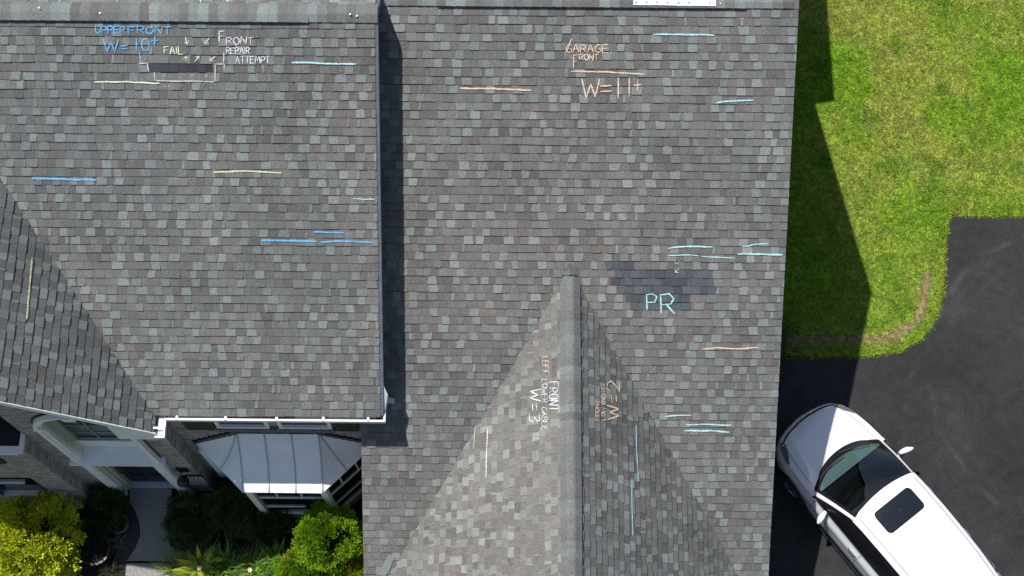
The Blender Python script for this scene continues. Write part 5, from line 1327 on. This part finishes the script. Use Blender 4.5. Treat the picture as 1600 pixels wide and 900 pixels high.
# dark slot between bonnet and bumper, lamps at its ends
def front_t(l, inset):
    """t of the plan outline at lateral l, pulled back"""
    best = 2.39
    for t in np.arange(2.39, 1.2, -0.005):
        if halfw(t) >= abs(l) + 0.0: best = t; break
    return best - inset
def band(l0, l1, i0, i1, dz, nseg=24):
    rows = []
    for i in range(nseg + 1):
        l = l0 + (l1 - l0) * i / nseg; r = []
        for ins in (i0, (i0 + i1) / 2, i1):
            t = front_t(l, ins); w = halfw(t); r.append(cw(t, l, hood_z(t, max(-1, min(1, l / w))) + dz))
        rows.append(r)
    return MB().grid(rows)
band(-0.72, 0.72, 0.07, 0.105, 0.004).build('grille_slot', M['car_black'], car)
for s in (-1, 1):
    qq = MB(); rows = []
    for i in range(13):
        t = 2.20 - 0.42 * i / 12; w = halfw(t); wd = 0.085 * math.sin(math.pi * (0.12 + 0.85 * i / 12)) + .02
        r = []
        for j in range(4):
            l = w - 0.055 - wd * j / 3; r.append(cw(t, s * l, hood_z(t, l / w) + 0.010))
        rows.append(r)
    qq.grid(rows); hl = qq.build('headlight', M['lamp'], car, smooth=True)
    qq = MB(); t = 2.12; w = halfw(t); qq.obox(cw(t - .03, s * (w - .10), hood_z(t, .9) + .012), HV * .05, LV * (.03 * -s), (0, 0, .008)); qq.build('lamp_element', M['chrome'], hl)
# cowl and wipers
def cowl_t(l): return 1.43 - 0.30 * (abs(l) / .8) ** 2.2
def cowl_z(l): return 1.085 - 0.05 * (l / .8) ** 2
def roofr_t(l): return 0.36 - 0.10 * (abs(l) / .7) ** 2.0
def roof_z(t, l):
    c = interp(t, [-2.35, -2.1, -1.6, -.6, 0, .36], [1.50, 1.58, 1.66, 1.70, 1.675, 1.61])
    return c - 0.075 * (l / .7) ** 2 - .02 * (abs(l) / .7) ** 6
def ws_pt(u, v, lift=0.0):
    """u -1..1 across, v 0 cowl .. 1 roof"""
    lb, lt = 0.815 * u, 0.70 * u
    a = cw(cowl_t(lb), lb, cowl_z(lb)); b2 = cw(roofr_t(lt), lt, roof_z(roofr_t(lt), lt))
    p = a.lerp(b2, v); p.z += 0.055 * math.sin(math.pi * v) * (1 - .3 * u * u) + lift; return p
us = np.linspace(-1, 1, 23)
def ws_patch(u0, u1, v0, v1, nu=20, nv=10, lift=0.0):
    return MB().grid([[ws_pt(u0 + (u1 - u0) * i / nu, v0 + (v1 - v0) * j / nv, lift) for j in range(nv + 1)] for i in range(nu + 1)])
wsn = ws_patch(-.93, .93, .10, .93).build('windscreen', M['car_glass'], car, smooth=True)
fr = MB()
for (a, b2, c2, d2) in ((-1, 1, 0, .10), (-1, 1, .93, 1.0)):
    fr.grid([[ws_pt(a + (b2 - a) * i / 20, c2 + (d2 - c2) * j / 2) for j in range(3)] for i in range(21)])
for (a, b2) in ((-1, -.93), (.93, 1)):
    fr.grid([[ws_pt(a + (b2 - a) * i / 2, .10 + .83 * j / 10) for j in range(11)] for i in range(3)])
fr.build('windscreen_border', M['car_black'], wsn, smooth=True)
for (u0, u1, v0, v1) in ((-.75, .05, .05, .13), (.0, .72, .05, .14)):
    q = MB(); q.tube([ws_pt(u0 + (u1 - u0) * i / 6, v0 + (v1 - v0) * math.sin(i / 6 * 1.57), .014) for i in range(7)], .010, 6); q.build('wiper', M['car_plastic'], wsn)
q = MB(); q.obox(ws_pt(-.03, .86) + Vector((0, 0, -.09)), LV * .16, HV * .04, (0, 0, .05)); q.build('mirror_inside', M['car_plastic'], wsn)
# roof panel
rl = np.linspace(-0.76, 0.76, 21)
rt = np.concatenate([np.linspace(0, 1, 24)])
roofm = MB()
def roof_tt(v, l):
    return roofr_t(l) + v * (-2.30 - roofr_t(l))
def roof_half(v): return 1.0 - 0.10 * v ** 3
rows = []
for v in rt:
    r = []
    for l in rl:
        ll = l * roof_half(v); t = roof_tt(v, l)
        z = roof_z(t, ll) - (0.035 if abs(l) > .74 else 0)
        r.append(cw(t, ll, z))
    rows.append(r)
roofm.grid(rows); roofp = roofm.build('roof', M['car'], car, smooth=True)
for s in (-1, 1):
    q = MB(); q.tube([cw(roof_tt(v, s * .66), s * .66 * roof_half(v), roof_z(roof_tt(v, .66), .66 * roof_half(v)) + .001) for v in np.linspace(.03, .97, 20)], .006, 4); q.build('roof_seam', M['seam'], roofp)
# sunroof with rounded corners
def rrect(t0, t1, l0, l1, r, n=6):
    out = []
    for (ct, cl, a0) in ((t0 - r, l1 - r, 0), (t1 + r, l1 - r, 90), (t1 + r, l0 + r, 180), (t0 - r, l0 + r, 270)):
        for i in range(n + 1):
            a = R(a0 + 90 * i / n); out.append((ct + r * math.cos(a), cl + r * math.sin(a)))
    full = []
    for (p, q2) in zip(out, out[1:] + out[:1]):
        k = 8 if math.hypot(q2[0] - p[0], q2[1] - p[1]) > 0.1 else 1
        full += [(p[0] + (q2[0] - p[0]) * j / k, p[1] + (q2[1] - p[1]) * j / k) for j in range(k)]
    return full
q = MB(); pts = rrect(.10, -.345, -.425, .425, .075)
cen = (-.1225, 0.0)
q.grid([[cw(cen[0] + (t - cen[0]) * f, cen[1] + (l - cen[1]) * f, roof_z(cen[0] + (t - cen[0]) * f, cen[1] + (l - cen[1]) * f) + .018) for t, l in pts + pts[:1]] for f in (1.0, .75, .5, .25, .02)])
sr = q.build('sunroof', M['sunroof'], roofp)
q = MB(); po = rrect(.115, -.36, -.44, .44, .085); pi_ = rrect(.085, -.33, -.41, .41, .065)
q.grid([[cw(t, l, roof_z(t, l) + .012) for t, l in po + po[:1]], [cw(t, l, roof_z(t, l) + .0185) for t, l in pi_ + pi_[:1]]])
q.build('sunroof_seal', M['car_black'], roofp)
# side glass, pillars
def belt(t, s): return cw(t, s * (0.915 - (0.02 if t < -1.9 else 0)), 1.022)
def rail(t, s):
    v = min(1, max(0, (roofr_t(.7) - t) / (roofr_t(.7) + 2.3))); return cw(t, s * .755 * roof_half(v), roof_z(t, .755 * roof_half(v)) - .075)
for s in (-1, 1):
    # A pillar, painted
    q = MB()
    rowsA = []
    for i in range(11):
        v = i / 10
        a = ws_pt(s * 1.0, v); b2 = a + LV * (s * (.055 - .015 * v)) + HV * (-.045) - Vector((0, 0, .035)); rowsA.append([a, (a + b2) / 2 + Vector((0, 0, .012)), b2])
    q.grid(rowsA); q.build('pillar', M['car'], car, smooth=True)
    # glass: three panes along the side
    def sg(t, v):
        a = belt(t, s)
        if t > .30:
            k = (1.10 - t) / (1.10 - .30); top = rowsA[min(10, max(0, int(round(k * 10))))][2]
            k2 = max(0, min(1, k)); i0 = int(k2 * 10); i1 = min(10, i0 + 1); fr2 = k2 * 10 - i0
            top = rowsA[i0][2].lerp(rowsA[i1][2], fr2)
            tl = (top - cw(0, 0, 0)).dot(HV); top = top + HV * (t - tl) * 0.0
        else: top = rail(t, s)
        p = a.lerp(top, v); p += LV * (s * .02 * math.sin(math.pi * v)); return p
    for (ta, tb) in ((1.08, -.30), (-.36, -1.35), (-1.41, -2.05)):
        q = MB(); q.grid([[sg(ta + (tb - ta) * i / 12, j / 5) for j in range(6)] for i in range(13)]); q.build('side_window', M['car_side'], car, smooth=True)
    for (ta, tb) in ((-.30, -.36), (-1.35, -1.41)):
        q = MB(); q.grid([[sg(ta + (tb - ta) * i / 2, j / 5) for j in range(6)] for i in range(3)]); q.build('pillar', M['car_black'], car, smooth=True)
    q = MB(); q.grid([[sg(-2.05 - .35 * i / 4, j / 5) for j in range(6)] for i in range(5)]); q.build('pillar', M['car'], car, smooth=True)
    # shoulder between side panel and glass
    q = MB(); q.grid([[cw(t, s * halfw(t) * .93, 1.02), belt(t, s) + Vector((0, 0, .004)), belt(t, s) - LV * s * .03] for t in np.arange(-2.4, 1.2, .1)]); q.build('window_ledge', M['car'], car, smooth=True)
    q = MB(); q.tube([belt(t, s) + Vector((0, 0, .008)) for t in np.arange(-2.0, 1.06, .1)], .009, 5); q.build('window_trim', M['chrome'], car)
    # mirror
    q = MB(); rings = []
    for i in range(11):
        f = i / 10; l = .925 + .27 * f; tc = .67 - .07 * f
        rt_ = .058 * min(1, .55 + 1.2 * f) * (1 - max(0, f - .72) * 2.2); rz_ = .075 * min(1, .35 + 1.6 * f) * (1 - max(0, f - .75) * 2.0)
        rings.append([cw(tc + rt_ * (math.cos(a) + .25 * math.cos(2 * a)), s * l, 1.09 + .015 * f + rz_ * math.sin(a)) for a in np.linspace(0, 2 * math.pi, 13)])
    q.grid(rings); q.add([cw(.61, s * 1.20, 1.11)] + rings[-1][:12], [(0, i + 1, (i + 1) % 12 + 1) for i in range(12)]); mir = q.build('door_mirror', M['car'], car, smooth=True)
    MB().obox(cw(.60, s * .90, 1.04), LV * (s * .10), HV * .07, (0, 0, .03)).build('mirror_arm', M['car_black'], mir)
    # door handles and shut lines
    for th in (-.18, -1.20):
        q = MB(); q.tube([cw(th + .10 - .2 * i / 6, s * (halfw(0) + .001 + .012 * math.sin(math.pi * i / 6)), .90) for i in range(7)], .013, 6); q.build('door_handle', M['chrome'], car)
    for td in (.95, -.33, -1.30):
        q = MB(); col_ = side(td, s)
        q.grid([[p + LV * s * .003 + HV * .004 for p in col_[1:]], [p + LV * s * .003 - HV * .004 for p in col_[1:]]]); q.build('door_gap', M['seam'], car)
    q = MB(); q.grid([[cw(t, s * (halfw(t) - .02), .20), cw(t, s * (halfw(t) + .004), .27), cw(t, s * (halfw(t) - .012), .31)] for t in np.arange(-.98, .96, .12)]); q.build('sill_trim', M['car_plastic'], car)
# wheels
for tw in (1.42, -1.46):
    for s in (-1, 1):
        prof = [(.20, -.11), (.33, -.115), (.355, -.09), (.36, 0), (.355, .09), (.33, .115), (.20, .11)]
        rings = []
        for (r, dl) in prof:
            rings.append([cw(tw + r * math.cos(a), s * (.855 + dl), .36 + r * math.sin(a)) for a in np.linspace(0, 2 * math.pi, 25)])
        q = MB(); q.grid(rings); wh = q.build('wheel', M['rubber'], car, smooth=True)
        q = MB()
        q.grid([[cw(tw + r * math.cos(a), s * (.855 + dl), .36 + r * math.sin(a)) for a in np.linspace(0, 2 * math.pi, 25)] for (r, dl) in ((.22, .105), (.24, .09), (.22, .02))])
        for k in range(5):
            a = 2 * math.pi * k / 5; u = HV * math.cos(a) + Vector((0, 0, math.sin(a))); pv = HV * -math.sin(a) + Vector((0, 0, math.cos(a)))
            c0 = cw(tw, s * .94, .36); q.obox(c0 + pv * -.03, u * .22, pv * .06, LV * s * .02)
        q.build('rim', M['alloy'], wh)
# inside: floor, dashboard, seats, wheel
q = MB(); q.obox(cw(-2.3, -.84, .22), HV * 3.5, LV * 1.68, (0, 0, .10)); q.build('floor_pan', M['car_plastic'], car)
q = MB()
q.grid([[cw(1.30 - .28 * (abs(l) / .8) ** 2 - .42 * k, l, 1.00 - .03 * k + .03 * math.sin(k * 3.1) - .03 * (l / .8) ** 2) for l in np.linspace(-.8, .8, 15)] for k in np.linspace(0, 1, 7)])
q.grid([[cw(.88 - .28 * (abs(l) / .8) ** 2, l, z) for l in np.linspace(-.8, .8, 15)] for z in (.97, .75, .55)])
q.build('dashboard', M['dash'], car, smooth=True)
for s in (-1, 1):
    q = MB()
    q.obox(cw(-.15, s * .38 - .25, .52), HV * .55, LV * .50, (0, 0, .16))
    q.obox(cw(-.27, s * .38 - .25, .60), HV * .14, LV * .50, Vector((0, 0, .66)) - HV * .16)
    q.obox(cw(-.42, s * .38 - .13, 1.28), HV * .09, LV * .26, (0, 0, .17))
    q.build('front_seat', M['seat'], car)
q = MB(); q.obox(cw(-1.25, -.65, .50), HV * .5, LV * 1.3, (0, 0, .18)); q.obox(cw(-1.38, -.65, .6), HV * .14, LV * 1.3, Vector((0, 0, .66)) - HV * .15); q.build('rear_seat', M['seat'], car)
q = MB(); q.tube([cw(.62 + .16 * math.sin(a) * .45, -.38 + .18 * math.cos(a), 1.0 + .17 * math.sin(a)) for a in np.linspace(0, 2 * math.pi, 21)], .016, 6, cap=False); q.tube([cw(.62, -.56, 1.0), cw(.66, -.38, .98), cw(.62, -.2, 1.0)], .02, 6); q.build('steering_wheel', M['car_plastic'], car)

# ------------------------------------------------------------------ tidy helper properties
for o in bpy.data.objects:
    if '_o' in o: del o['_o']
